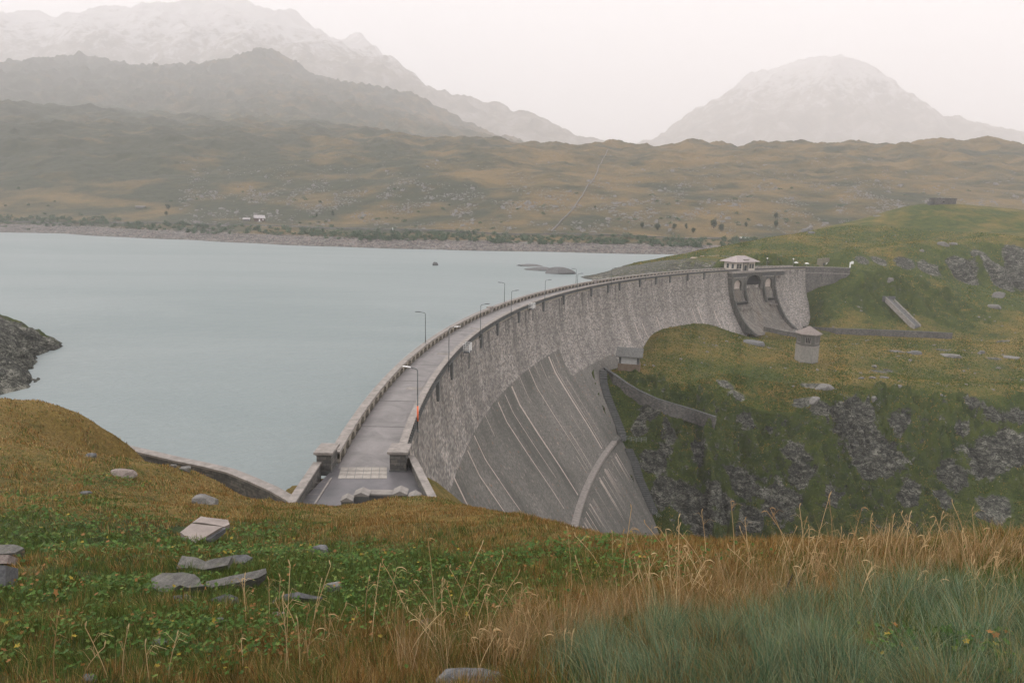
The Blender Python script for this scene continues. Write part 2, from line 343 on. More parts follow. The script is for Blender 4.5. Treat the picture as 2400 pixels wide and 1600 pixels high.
def near_detail(X, Y, Z):
    R = np.hypot(X, Y)
    far = sstep(60, 140, R)
    land = sstep(-7.5, -4, Z)
    # steepness of base
    gr = np.gradient(Z, axis=0) / np.gradient(np.exp(NEAR.lr))[:, None]; ga = np.gradient(Z, axis=1) / (np.exp(NEAR.lr)[:, None] * (NEAR.az[1] - NEAR.az[0]))
    sl = np.hypot(gr, ga); NEAR.sl0 = sl
    steep = sstep(.45, 1.0, sl) * far
    z = Z.copy()
    z += far * fbm(X / 22, Y / 22, 4, 3) * 1.1 * (.35 + .65 * steep)
    crag = fbm(X / 9 + Z / 14, Y / 7, 5, 11, .55, True)
    dmm = np.hypot(X - CX, Y - CY); dfc = (R0 - np.interp(Z, PZ, PO)) - dmm; away = np.where(dfc > -3, sstep(1.5, 15, dfc), 1.0); steep = steep * away * np.where(X < -35, .3, 1.0)
    z -= np.where((dfc > -3) & (Z < -15), 1.3 * (1 - sstep(0, 6, dfc)), 0)
    gul = fbm(X / 15 + Y / 60, Y / 34 + X / 80, 3, 71, .5, True)
    vv = (Y - Z * .8) + 2.0 * fbm(X / 8, Y / 8, 3, 120); uu = X + 2.0 * fbm(X / 8, Y / 8, 3, 121)
    z += steep * ((crag - .35) * 3.5 + (gul - .3) * 8.0 + facets(uu * .8 + vv * .25, vv * .6, 7.5, 130) * 2.0 + facets(uu, vv * .8, 2.8, 131) * .75)
    # ledges
    led = (z / 2.6 + fbm(X / 12, Y / 12, 2, 31) * 1.2); fr = led - np.floor(led)
    z += steep * (sstep(.25, .75, fr) - fr) * 2.6 * .75
    z += steep * (fbm(X / 3.2 + Y / 9, Y / 4.5, 4, 101, .6, True) - .4) * 2.4
    z += far * fbm(X / 2.2, Y / 2.2, 3, 41) * (.16 + .9 * steep)
    near = 1 - far
    z += near * sstep(3, 15, R) * (fbm(X / 5, Y / 5, 4, 5) * .35 + fbm(X / 2.2, Y / 2.2, 3, 6) * .14)
    z += near * fbm(X / .9, Y / .9, 3, 9) * .08 * sstep(1.2, 4, R)
    dm = np.hypot(X - CX, Y - CY)
    # keep the ground off the crest road and the lake side of the dam
    th = np.degrees(np.arctan2(Y - CY, X - CX)) % 360
    road = sstep(R0 - 9, R0 - 7.2, dm) * (1 - sstep(R0 + 1, R0 + 4, dm)) * sstep(120.5, 121.5, th) * (1 - sstep(183, 184, th))
    z = np.where(road > 0, np.minimum(z, z * (1 - road) + road * -9), z)
    cap = -.75 + 1.25 * np.maximum(0, 45.2 - Y) + 1.6 * np.maximum(0, -22.5 - X)
    z = np.where((X > -70) & (X < 2) & (Y > 30) & (Y < 75), np.minimum(z, cap), z)
    plaza = (X > -19.5) & (X < -5) & (Y > 44) & (Y < 62)
    z = np.where(plaza, np.minimum(z, -.35 + .0 * z), z) if False else z
    return z
NEAR.grid(near_detail)
X, Y, Z = NEAR.X, NEAR.Y, NEAR.Z
R = np.hypot(X, Y)
sl = NEAR.slope()
rock = (.13 * sstep(.45, 1.0, NEAR.sl0) + .27 * sstep(1.1, 2.8, sl)) * sstep(50, 110, R)
farm = sstep(70, 130, R)
# lower edge of the lake: bare rock
lakeside = (np.hypot(X - CX, Y - CY) > R0 - 3) & (np.degrees(np.arctan2(Y - CY, X - CX)) % 360 > 112)
shore = (1 - sstep(-6.2, -3.4, Z)) * farm * lakeside; rock = np.maximum(rock, shore * .9)
def pxof(x, y, z):
    z = z - CZ; d = y * _cp - z * _sp; u = y * _sp + z * _cp; a = FPX * x / d; b = FPX * u / d
    a, b = _c * a + _s * b, -_s * a + _c * b
    return 1200 + a, 800 - b
def ground_hit(a, b, rmin=3, rmax=590, sheet=None):
    sh = sheet or NEAR
    r = ray(a, b); Ys = np.exp(np.linspace(math.log(rmin), math.log(rmax), 6000)); P = np.array([0, 0, CZ])[None] + r[None] * (Ys / r[1])[:, None]
    d = P[:, 2] - sh.h(P[:, 0], P[:, 1]); k = np.argmax(d < 0)
    return P[k] if d[k] < 0 else P[-1]
_rw = .75 * fbm(X / 6 + Z / 9, Z / 5 + Y / 11, 5, 150) + .15
for a, b, rd in ROCKP:
    p = ground_hit(a, b, 140); rd = rd * .62
    dd = np.sqrt((X - p[0]) ** 2 + (Y - p[1]) ** 2 * 1.2 + (Z - p[2]) ** 2 * .6) / rd + _rw
    rock = np.maximum(rock, (1 - sstep(.6, 1.2, dd)) * .9)
for a, b, rd in ((2180, 625, 7), (2250, 630, 9), (2320, 630, 9), (2390, 640, 10), (2120, 615, 6), (2060, 612, 5), (2300, 600, 6), (2380, 600, 8), (2020, 610, 4), (1700, 600, 4), (1830, 545, 3), (1560, 612, 12), (1500, 625, 10), (1610, 606, 7), (1430, 642, 8), (2350, 655, 8), (2270, 660, 5),
                 (2100, 823, 3), (2140, 828, 3), (2230, 835, 4), (2210, 820, 3), (2060, 870, 3), (2080, 868, 2), (2330, 840, 3), (1760, 800, 3), (2350, 800, 3), (40, 800, 14), (20, 850, 14), (0, 900, 14), (60, 820, 12)):
    p = ground_hit(a, b, 90); dd = np.sqrt((X - p[0]) ** 2 + (Y - p[1]) ** 2 + (Z - p[2]) ** 2 * .6) / rd
    rock = np.maximum(rock, (1 - sstep(.6, 1.15, dd)) * .84)
dry = .5 + .25 * fbm(X / 30, Y / 14, 4, 77) + .12 * farm * np.clip(1 - sl * 1.5, -1, 1)
dry -= .16 * farm + .15 * farm * sstep(.5, 1.0, sl)
dry += sstep(-28, -24.5, Z) * farm * (Z < -15) * .12
ZONES = [  # ground tint by place, (px, py, radius m, dryness)
    (120, 1000, 9, .85), (300, 1120, 8, .85), (400, 1050, 6, .9), (550, 1130, 6, .95), (450, 1200, 4, .8), (120, 1120, 6, .25), (200, 1270, 4, .15), (300, 1350, 3, .3), (550, 1240, 3, .2),
    (700, 1260, 4, .45), (850, 1210, 5, .75), (1050, 1200, 5, .8), (950, 1300, 3, .2), (800, 1330, 3, .25), (1250, 1290, 3, .3), (1300, 1250, 5, .7), (1600, 1270, 4, .8), (1700, 1330, 1.5, .4), (1800, 1400, 1.3, .9), (1500, 1440, 1.6, .9), (2150, 1290, 2, 1.0), (1400, 1400, 2, .7),
    (1900, 1520, 1.6, .1), (1600, 1540, 1.4, .15), (2300, 1450, 1.6, .1), (2300, 1360, 1.2, .3), (900, 1500, 2, .6), (300, 1500, 2, .4), (600, 1500, 2, .35)]
ZW = []
for a, b, rd, dv in ZONES:
    p = ground_hit(a, b, 2.0, 70); ZW.append((p[0], p[1], rd, dv))
def zone_dry(x, y):
    num = np.zeros_like(x); den = np.full_like(x, .15)
    for px_, py_, rd, dv in ZW:
        k = np.exp(-((x - px_) ** 2 + (y - py_) ** 2) / (rd * rd)); num += k * dv; den += k
    return (num + .15 * .55) / den
nz = zone_dry(X.ravel(), Y.ravel()).reshape(X.shape)
dry = dry * farm + (1 - farm) * (nz + .25 * fbm(X / 1.5, Y / 1.5, 4, 55))
_thg = np.degrees(np.arctan2(Y - CY, X - CX)) % 360; _dm = np.hypot(X - CX, Y - CY)
rock = np.maximum(rock, .62 * sstep(R0 + 3, R0 + 8, _dm) * (_thg > 125) * (_thg < 156) * (1 - sstep(1, 7, Z)) * farm)
rock = rock * sstep(40, 90, R)
M_ground = ground_mat('grass_and_rock', bmp=.8, bd=.45)
ground = NEAR.build('ground', M_ground, {'rock': rock.ravel(), 'dry': np.clip(dry, 0, 1.2).ravel()})
tag(ground, kind='structure')

# ---- far hillside across the lake
H = []
def hp(a, b, Y=None, z=None):
    if Y is not None and Y > 1100: Y = 1100 + (Y - 1100) * (3.5 if a < 1150 else 1.0)
    H.append(tuple(at(a, b, Y) if Y is not None else onz(a, b, z)))
shoreline = [(-600, 530), (-200, 540), (0, 545), (150, 548), (300, 557), (450, 563), (600, 571), (800, 579), (1000, 585), (1300, 591), (1600, 597), (2000, 604), (2400, 612), (2900, 620)]
SH = []
for a, b in shoreline:
    p = onz(a, b, -6.1); SH.append((a, p)); H.append(tuple(p)); q = p * .8; H.append((q[0], q[1], -22)); q = p * .93; H.append((q[0], q[1], -10))
    k = 1.05; H.append((p[0] * k, p[1] * k, -1.5)); k = 1.1; H.append((p[0] * k, p[1] * k, 2.0))
for a in (-600, 0, 400, 800, 1200, 1600, 2000, 2400, 2900):
    b0 = np.interp(a, [q[0] for q in shoreline], [q[1] for q in shoreline]); Y0 = onz(a, b0, -6)[1]
    hp(a, b0 - 38, Y0 * 1.17)
for a, L in ((-600, ((430, 850), (330, 1050), (230, 1350), (150, 1900))), (0, ((478, 780), (400, 900), (300, 1080), (246, 1250), (235, 1500), (192, 1900))), (200, ((485, 780), (390, 930), (290, 1200), (262, 1450), (200, 1650), (130, 1900))),
             (400, ((500, 760), (400, 940), (300, 1200), (272, 1450), (215, 1650), (163, 1900))), (600, ((505, 740), (400, 950), (300, 1250), (240, 1550), (112, 1900))), (800, ((520, 720), (410, 950), (300, 1300), (255, 1550), (200, 1850))),
             (950, ((520, 710), (400, 950), (320, 1250), (226, 1850))), (1000, ((425, 850), (360, 1080), (246, 1850))), (100, ((160, 1880),)), (300, ((165, 1880),)), (500, ((152, 1880),)), (560, ((138, 1890),)), (640, ((142, 1880),)), (700, ((186, 1870),)), (1060, ((305, 1800),)), (1130, ((325, 1700), (370, 1050))), (1200, ((342, 1500), (430, 850), (380, 1020))),
             (1350, ((345, 1400), (450, 820), (385, 1050))), (1500, ((342, 1400), (470, 790), (400, 1000))), (1700, ((342, 1400), (470, 780), (400, 1000))), (1900, ((342, 1400), (470, 790), (400, 1000))), (2180, ((335, 1400), (470, 790), (400, 1000))), (2400, ((350, 1400), (480, 790), (400, 1000))), (2900, ((360, 1400), (480, 790)))):
    for b, Yd in L: hp(a, b, Yd)
for a, b in ((-600, 250), (0, 260), (400, 290), (800, 290), (1000, 330), (1060, 360), (1200, 400), (1500, 410), (1900, 410), (2400, 410), (2900, 420)): hp(a, b, 2150 if a < 1150 else 1900)
HILL = Sheet(H, 430, 4850, 800, 1150, smooth=.02)
def hill_detail(X, Y, Z):
    k = sstep(2, 40, Z + 6); z = Z + k * fbm(X / 90, Y / 90, 6, 21, .55) * 17 * sstep(5, 120, Z) + k * fbm(X / 20, Y / 14, 4, 25) * 1.2
    r = fbm(X / 160 + Z / 200, Y / 200, 5, 61, .5, True); z += sstep(40, 200, Z) * (r - .4) * (22 + 40 * sstep(150, 500, Z))
    z += (1 - k) * fbm(X / 15, Y / 15, 3, 26) * .3 + sstep(-5.5, -2, Z) * fbm(X / 5, Y / 5, 3, 27) * .5
    return z
HILL.grid(hill_detail)
slh = HILL.slope(); HX, HY, HZ = HILL.X, HILL.Y, HILL.Z
hr = sstep(.5, 1.1, slh) * .3 + .12 + .16 * fbm(HX / 60, HY / 60, 4, 81) - .12 * sstep(60, 200, HZ)
pxx, pyy = pxof(HX, HY, HZ)
hr += .22 * np.exp(-((pyy - 480) / 45) ** 2) * sstep(500, 900, pxx) * (.5 + fbm(HX / 40, HY / 40, 3, 82))
bank = (1 - sstep(-1.0, 1.2, HZ)); hr = np.maximum(hr, bank * .85)
hd = .42 + .42 * fbm(HX / 120, HY / 60, 4, 83) + .12 * sstep(900, 1300, pxx) - .25 * sstep(1200, 0, pxx + 0) * sstep(470, 380, pyy) * .6
M_hill = ground_mat('far_moor', fine=.32, bmp=.6, bd=.6, green=(.025, .034, .016), green2=(.048, .054, .024), dry=(.14, .095, .035), dry2=(.23, .155, .06), rockc=((.07, .065, .058), (.155, .142, .13), (.28, .26, .24)))
hills = HILL.build('hills', M_hill, {'rock': hr.ravel(), 'dry': np.clip(hd, 0, 1.1).ravel()}); tag(hills, kind='structure')

# ---- high mountains in the mist
Mn = []
def mp(a, b, Y): Mn.append(tuple(at(a, b, Y * 2.3)))
for a, b, Yd in ((-600, 60, 3400), (-200, 90, 3400), (0, 66, 3500), (110, 60, 3500), (200, 80, 3400), (300, 82, 3500), (420, 66, 3700), (560, 44, 3800), (640, 66, 3500), (710, 58, 3300), (760, 108, 3100), (800, 120, 3400), (850, 84, 3600), (890, 130, 3300), (940, 175, 3000), (990, 215, 2800), (1020, 248, 2700),
                 (1100, 258, 3000), (1180, 280, 2950), (1250, 296, 2900), (1350, 315, 2850), (1440, 336, 2800), (1530, 322, 3700), (1620, 282, 3700), (1700, 232, 3700), (1790, 176, 3700), (1870, 150, 3700), (1960, 143, 3700), (2050, 162, 3600), (2110, 215, 3500), (2150, 262, 3500), (2230, 275, 3500), (2300, 300, 3500), (2380, 340, 3500), (2480, 350, 3500), (2900, 300, 3500),
                 (100, 130, 2600), (0, 130, 2600), (-600, 130, 2600), (400, 125, 2600), (600, 120, 2600), (700, 140, 2600), (800, 175, 2500), (900, 200, 2500), (250, 105, 2640), (500, 100, 2640)):
    mp(a, b, Yd)
    if Yd > 2650:
        Yd *= 2.3; p = at(a, b, Yd); Mn.append((p[0] * 1.25, p[1] * 1.25, p[2] * .5))
        if a > 1040: q = at(a, 345, Yd * .8); Mn.append((q[0], q[1], q[2] * .75))
for a in (-600, -200, 100, 400, 700, 1000, 1300, 1600, 1900, 2200, 2500, 2900): p = at(a, 340, 4700); Mn.append((p[0], p[1], p[2] * .45))
MT = Sheet(Mn, 4400, 11800, 460, 1000, smooth=.035)
def mt_detail(X, Y, Z):
    return Z + (fbm(X / 1100, Y / 1100, 7, 91, .5, True) - .45) * 260 * sstep(250, 900, Z) + fbm(X / 160, Y / 160, 4, 95) * 14
MT.grid(mt_detail)
M_mt = NT('mountain_rock')
_n = M_mt.noise(.006, 8, .68, dist=.5); _n2 = M_mt.noise(.012, 7, .7)
_c1 = M_mt.ramp(_n, [(.35, (.07, .07, .05)), (.5, (.15, .13, .09)), (.66, (.30, .28, .26))])
_sz = M_mt.n('ShaderNodeSeparateXYZ'); M_mt.l(M_mt.co.outputs['Object'], _sz.inputs[0])
_sn = M_mt.math('ADD', M_mt.math('MULTIPLY', _sz.outputs[2], .0006), M_mt.math('MULTIPLY', _n2, 1.3))
_c2 = M_mt.mix(M_mt.ramp(_sn, [(.0, 0.0), (.99, 0.0), (1.0, .0)]), _c1, (.7, .7, .72))
_snow = M_mt.ramp(M_mt.math('MULTIPLY', _sn, .6), [(.86, 0.0), (.96, .5)])
_c2 = M_mt.mix(_snow, _c1, (.72, .72, .74)); M_mt.bump(_n2, .8, 8); mtm = M_mt.col(_c2)
mt = MT.build('mountains', mtm, {}); tag(mt, kind='structure')

# ---- the lake
def lake_mat():
    t = NT('lake_water'); t.b.inputs['Roughness'].default_value = .45; t.b.inputs['IOR'].default_value = 1.33; t.b.inputs['Specular IOR Level'].default_value = .5
    c = t.mix(t.ramp(t.noise(.01, 6, .6, dist=1.0, sc3=(.5, 1.6, 1)), [(.35, 0.0), (.65, 1.0)]), (.178, .218, .219), (.215, .250, .250))
    h = t.math('ADD', t.noise(1.1, 5, .6, sc3=(.7, 1.6, 1)), t.math('MULTIPLY', t.noise(.22, 3, .5, sc3=(.7, 1.8, 1)), 1.5))
    t.bump(h, .8, .25); return t.col(c)
lv = [(-2600, -300, -6), (3000, -300, -6), (3000, 1500, -6), (-2600, 1500, -6)]
# water stays on the lake side of the dam: outline follows the crest arc
arc = [pol(R0 - 3, t, -6) for t in np.arange(184, 112, -1.0)]
pts = [(-1500, 30, -6), (-40, 56, -6), (-18.5, 57, -6)] + arc + [(160, 345, -6), (700, 420, -6), (1600, 1100, -6), (0, 1100, -6), (-1600, 1100, -6)]
water = meshobj('water', pts, [tuple(range(len(pts)))[::-1]], lake_mat()); tag(water, kind='structure')
import bmesh
bm = bmesh.new(); bm.from_mesh(water.data); bmesh.ops.triangulate(bm, faces=bm.faces)
for f in bm.faces:
    if f.normal.z < 0: f.normal_flip()
bm.to_mesh(water.data); bm.free()

# ---------------------------------------------------------------- masonry
def stone_mat(name, c1, c2, mort, bw, rh, stain=.5, uv=True, mortar=.03, bumpd=.03, blot=(.5, .5)):
    t = NT(name); uvn = t.co.outputs['UV'] if uv else t.co.outputs['Object']
    br = t.n('ShaderNodeTexBrick'); br.inputs['Scale'].default_value = 1; br.inputs['Brick Width'].default_value = bw; br.inputs['Row Height'].default_value = rh
    br.inputs['Mortar Size'].default_value = mortar; br.inputs['Bias'].default_value = -.05; br.inputs['Mortar Smooth'].default_value = .6
    dn = t.n('ShaderNodeTexNoise'); dn.inputs['Scale'].default_value = 1.3; t.l(uvn, dn.inputs['Vector'])
    va = t.n('ShaderNodeVectorMath', operation='MULTIPLY_ADD'); t.l(dn.outputs['Color'], va.inputs[0]); va.inputs[1].default_value = (.10, .07, 0); t.l(uvn, va.inputs[2])
    t.l(va.outputs[0], br.inputs['Vector'])
    br.inputs['Color1'].default_value = (*c1, 1); br.inputs['Color2'].default_value = (*c2, 1); br.inputs['Mortar'].default_value = (*mort, 1)
    vo = t.n('ShaderNodeTexVoronoi'); vo.inputs['Scale'].default_value = 2.4; vo.distance = 'CHEBYCHEV'; t.l(uvn, vo.inputs['Vector'])
    sep = t.n('ShaderNodeSeparateColor'); t.l(vo.outputs['Color'], sep.inputs[0])
    c = t.mix(t.ramp(sep.outputs[0], [(.6, 0.0), (.95, .4)]), br.outputs['Color'], (c2[0] * 1.5, c2[1] * 1.36, c2[2] * 1.24))
    c = t.mix(t.ramp(sep.outputs[1], [(.72, 0.0), (.95, .6)]), c, (c1[0] * .5, c1[1] * .5, c1[2] * .5))
    big = t.noise(.10, 5, .65, vec=uvn, sc3=(1.6, .35, 1)); c = t.mix(t.ramp(big, [(.38, stain), (.62, 0.0)]), c, (c1[0] * .55, c1[1] * .56, c1[2] * .56))
    sm = t.noise(5, 4, .7, vec=uvn); c = t.mix(t.ramp(sm, [(.3, .3), (.5, 0.0)]), c, (c1[0] * .4, c1[1] * .42, c1[2] * .4))
    h = t.math('ADD', t.math('MULTIPLY', br.outputs['Fac'], -.8), t.math('ADD', sm, t.math('MULTIPLY', sep.outputs[2], .6))); t.bump(h, .6, bumpd)
    return t, c
t, c = stone_mat('dam_masonry', (.165, .155, .144), (.42, .387, .355), (.19, .176, .164), .9, .4)
sm_ = t.attr('smooth').outputs['Fac']; uvn = t.co.outputs['UV']
# finer, greyer facing stone lower down on the near half
b2 = t.noise(2.2, 5, .75, vec=uvn); vs = t.n('ShaderNodeTexVoronoi'); vs.inputs['Scale'].default_value = 1.0; t.l(uvn, vs.inputs['Vector']); sp = t.n('ShaderNodeSeparateColor'); t.l(vs.outputs['Color'], sp.inputs[0])
gc = t.ramp(b2, [(.32, (.045, .045, .040)), (.5, (.135, .13, .116)), (.66, (.24, .225, .198))])
gc = t.mix(t.math('MULTIPLY', t.ramp(sp.outputs[0], [(.84, 0.0), (.88, 1.0)]), t.ramp(vs.outputs['Distance'], [(.25, .8), (.4, 0.0)])), gc, (.34, .29, .25))
gc = t.mix(t.math('MULTIPLY', t.ramp(sp.outputs[1], [(.90, 0.0), (.93, 1.0)]), t.ramp(vs.outputs['Distance'], [(.2, .8), (.35, 0.0)])), gc, (.05, .045, .045))
gc = t.mix(t.math('MULTIPLY', t.ramp(sp.outputs[2], [(.955, 0.0), (.97, 1.0)]), t.ramp(vs.outputs['Distance'], [(.15, .8), (.3, 0.0)])), gc, (.36, .17, .09))
gc = t.mix(.28, gc, c)
gc = t.mix(t.ramp(t.noise(.09, 6, .7, vec=uvn, sc3=(1, .3, 1)), [(.38, .75), (.62, 0.0)]), gc, (.065, .066, .058))
gc = t.mix(t.ramp(t.noise(.5, 5, .7, vec=uvn, sc3=(1.6, .06, 1)), [(.55, 0.0), (.72, .28)]), gc, (.30, .275, .24))
thr_ = t.ramp(t.math('ADD', sm_, t.math('MULTIPLY', t.math('SUBTRACT', t.noise(.5, 5, .7, vec=uvn), .5), .7)), [(.44, 0.0), (.58, 1.0)])
dc = t.mix(thr_, c, gc)
M_dam = t.col(dc)
# vertical run-off stains below the crest
st_ = t.noise(.55, 3, .6, vec=uvn, sc3=(1, .05, 1)); dk = t.attr('crown').outputs['Fac']
dc2 = t.mix(t.math('MULTIPLY', t.ramp(st_, [(.52, 0.0), (.66, .75)]), dk), dc, (.045, .045, .043)); t.l(dc2, t.b.inputs['Base Color'])
M_cop = simple('coping_stone', (.17, .155, .142), (.33, .298, .27), 1.5, bd=.01)
M_dark = simple('dark_stone_and_niche_shade', (.07, .073, .072), (.13, .132, .128), 1.2)
t, c = stone_mat('wall_masonry', (.10, .098, .092), (.19, .18, .165), (.07, .068, .063), .6, .3, uv=True); M_wall = t.col(c)
M_conc = simple('weathered_concrete', (.16, .15, .138), (.30, .275, .25), .8, bd=.01)
t = NT('crest_asphalt'); f = t.noise(.35, 8, .7, dist=.8); t.b.inputs['Roughness'].default_value = .42
c = t.ramp(f, [(.3, (.12, .113, .11)), (.7, (.26, .24, .232))]); c = t.mix(t.ramp(t.noise(30, 3), [(.3, .3), (.7, 0.0)]), c, (.07, .07, .07))
t.bump(t.noise(40, 3), .3, .005); M_road = t.col(c)
M_metal = simple('galvanised_steel', (.20, .21, .21), (.32, .33, .33), 4, .45, metal=.3)
M_pole = simple('grey_green_pole_paint', (.07, .08, .08), (.13, .14, .14), 3, .6)
M_dkmetal = simple('dark_painted_steel', (.035, .04, .042), (.07, .075, .078), 4, .5)
M_white = simple('white_paint', (.62, .62, .61), (.8, .8, .78), 3, .6)
M_black = simple('dark_opening', (.008, .009, .01), (.018, .02, .02), 2)
M_glass = simple('window_glass', (.02, .03, .035), (.05, .06, .065), 2, .15)
M_orange = simple('orange_paint', (.75, .14, .05), (.85, .2, .08), 3, .5)

def setuv(o, uv):
    l = o.data.uv_layers.new(name='uv'); vi = np.empty(len(o.data.loops), np.int32); o.data.loops.foreach_get('vertex_index', vi)
    l.data.foreach_set('uv', np.asarray(uv, np.float32)[vi].ravel())
def boxuv(o, s=1.0):
    """metre-scaled wall UVs: along the wall by up"""
    me = o.data; l = me.uv_layers.new(name='uv')
    for p in me.polygons:
        n = p.normal; hd = (-n.y, n.x)
        L = math.hypot(*hd); hd = (hd[0] / L, hd[1] / L) if L > .2 else (1, 0)
        for li in p.loop_indices:
            v = me.vertices[me.loops[li].vertex_index].co
            l.data[li].uv = (v.x * hd[0] + v.y * hd[1], v.z if abs(n.z) < .8 else v.y)
    return o

# ---- the dam
TH0, TH1 = 184.0, 117.8
dam = empty('dam', pol(R0 - 4, 160, -30))
tag(dam, 'curved grey stone masonry dam holding back the lake, with a roadway along its crest', 'dam')
def rel(o, root=None):
    root = root or dam; o.parent = root; o.matrix_parent_inverse = Matrix.Identity(4)
    bpy.context.view_layer.update(); o.matrix_local = root.matrix_world.inverted() @ Matrix.Identity(4); return o
zs = list(np.arange(-74, -39.5, 1.5)) + [-39.5, -39.4, -38.0, -37.5] + list(np.arange(-36.5, -.6, .9)) + [-.35]
zs = sorted(set(round(float(z), 2) for z in zs))
ths = np.arange(TH0, TH1 - .01, -.15)
def profS(z):
    if z < -39.45: return prof(z)
    if -39.45 <= z < -37.9: return 26.25
    return prof(z)
V = []; UV = []; SMm = []; CR = []
arcl = [0.0]
for i in range(1, len(zs)):
    arcl.append(arcl[-1] + math.hypot(zs[i] - zs[i - 1], profS(zs[i]) - profS(zs[i - 1])))
for j, th in enumerate(ths):
    for i, z in enumerate(zs):
        V.append(pol(R0 - profS(z), th, z)); UV.append((math.radians(TH0 - th) * (R0 - 8), arcl[i]))
        lim = -13.0 if th > 157.7 else (-20.5 if th > 150 else -99)
        if th > 185: lim = -99
        SMm.append(1.0 if z < lim - .2 else 0.0); CR.append(float(np.clip((z + 9) / 8, 0, 1)))
nz_ = len(zs); Fc = []
for j in range(len(ths) - 1):
    for i in range(nz_ - 1): a = j * nz_ + i; Fc.append((a, a + nz_, a + nz_ + 1, a + 1))
# top edge to the lake side, then down the lake face
n0 = len(V)
for j, th in enumerate(ths):
    for (o_, z) in ((6.4, -.35), (.25, -.35), (0, -12), (-2, -36)):
        V.append(pol(R0 - o_, th, z)); UV.append((math.radians(TH0 - th) * R0, o_ + z)); SMm.append(0); CR.append(0)
for j in range(len(ths) - 1):
    a = n0 + j * 4; b = a + 4
    Fc.append((j * nz_ + nz_ - 1, (j + 1) * nz_ + nz_ - 1, b, a))
    for k in range(3): Fc.append((a + k, b + k, b + k + 1, a + k + 1))
wallo = meshobj('wall', V, [f[::-1] for f in Fc], M_dam); rel(wallo); setuv(wallo, UV)
for nm, arr in (('smooth', SMm), ('crown', CR)):
    a_ = wallo.data.attributes.new(nm, 'FLOAT', 'POINT'); a_.data.foreach_set('value', np.array(arr, np.float32))

def arcbox(mb, ra, rb, za, zb, t0, t1, n=None, step=.35):
    """solid swept along the arc between radii offsets ra<rb (from the lake edge) and heights za<zb"""
    n = n or max(1, int(abs(t1 - t0) / step)); T = np.linspace(t0, t1, n + 1); base = len(mb.v)
    for t_ in T:
        mb.v += [pol(R0 - ra, t_, za), pol(R0 - rb, t_, za), pol(R0 - rb, t_, zb), pol(R0 - ra, t_, zb)]
    for i in range(n):
        a = base + i * 4; b = a + 4
        for k in range(4): mb.f.append((a + k, b + k, b + (k + 1) % 4, a + (k + 1) % 4))
    mb.f.append((base, base + 1, base + 2, base + 3)); e = base + n * 4; mb.f.append((e + 3, e + 2, e + 1, e))
    return mb
def joint(name, mb, mat, bevel=0):
    o = mb.build(name, mat); rel(o)
    if bevel: m = o.modifiers.new('bevel', 'BEVEL'); m.width = bevel; m.segments = 2; m.limit_method = 'ANGLE'
    bm = bmesh.new(); bm.from_mesh(o.data); bmesh.ops.recalc_face_normals(bm, faces=bm.faces); bm.to_mesh(o.data); bm.free()
    return o
# roadway (road surface is the setting, slabs of the crest)
rd = arcbox(MB(), .95, 5.75, -.35, 0.0, TH0 + .1, TH1)
ro = rd.build('road', M_road); tag(ro, kind='structure'); setuv(ro, [(v.co.x, v.co.y) for v in ro.data.vertices])
jm = MB()
for th in np.arange(181.6, 130, -2.05):
    arcbox(jm, .97, 5.6, .002, .006, th, th + .02, 1)
for th, a, b in ((177.2, 3.0, 4.9), (174.6, 3.6, 5.2), (170.3, 3.4, 5.0)):
    pass
o = jm.build('road_joint', M_black, ro)
pm = MB()
for th, a in ((178.15, 3.2), (173.6, 3.2), (168.4, 3.0)): arcbox(pm, a, a + 2.1, .004, .012, th, th + .28, 2)
o = pm.build('road_patch', M_conc, ro)
# kerb strip on the air side
k = arcbox(MB(), 5.75, 6.1, -.35, .12, TH0 - .3, TH1); joint('kerb', k, M_cop)
# lake-side parapet: a row of arched niches under a coping
NB = 124
tA, tB = 183.75, 118.2
bw_ = (tA - tB) / NB
pm = MB()
joint('parapet_back', arcbox(MB(), .05, .42, -.35, .80, tA, tB), M_dark)  # niche backs coloured dark, so the shade of the hollows is painted in
for i in range(NB):
    t0 = tA - i * bw_; t1 = t0 - bw_; pw = bw_ * .15
    ar0, ar1 = t0 - pw, t1 + pw; K = 8; ztop = .80; spring = .32; ri, rf = .42, .84
    for a, b in ((t0, ar0), (ar1, t1)): arcbox(pm, ri, rf, -.35, spring, a, b, 1)
    # spandrel above the arch
    prev = None; base = len(pm.v)
    angs = [t0] + list(np.linspace(ar0, ar1, K + 1)) + [t1]; half = (ar0 - ar1) / 2; mid = (ar0 + ar1) / 2
    for q, a in enumerate(angs):
        x = (a - mid) / half; zb = spring + (.36 * math.sqrt(max(0, 1 - x * x)) if abs(x) <= 1 else 0)
        pm.v += [pol(R0 - ri, a, zb), pol(R0 - rf, a, zb), pol(R0 - rf, a, ztop), pol(R0 - ri, a, ztop)]
    for q in range(len(angs) - 1):
        a = base + q * 4; b = a + 4
        for kk in (0, 1, 2): pm.f.append((a + kk, b + kk, b + kk + 1, a + kk + 1))
M_par = simple('parapet_render', (.24, .215, .17), (.38, .34, .285), 1.6)
joint('lake_parapet', pm, M_par)
cp = arcbox(MB(), -.08, .86, .80, 1.0, tA, tB); joint('lake_coping', cp, M_cop)
# raised blocks along the lake-side parapet
for q in ((1148, 721), (1390, 657)):
    p = onz(*q, 1); th = thr(p)[0]; b = arcbox(MB(), -.15, .95, -.3, 1.3, th + .18, th - .18, 1); joint('parapet_block', b, M_cop, .03)
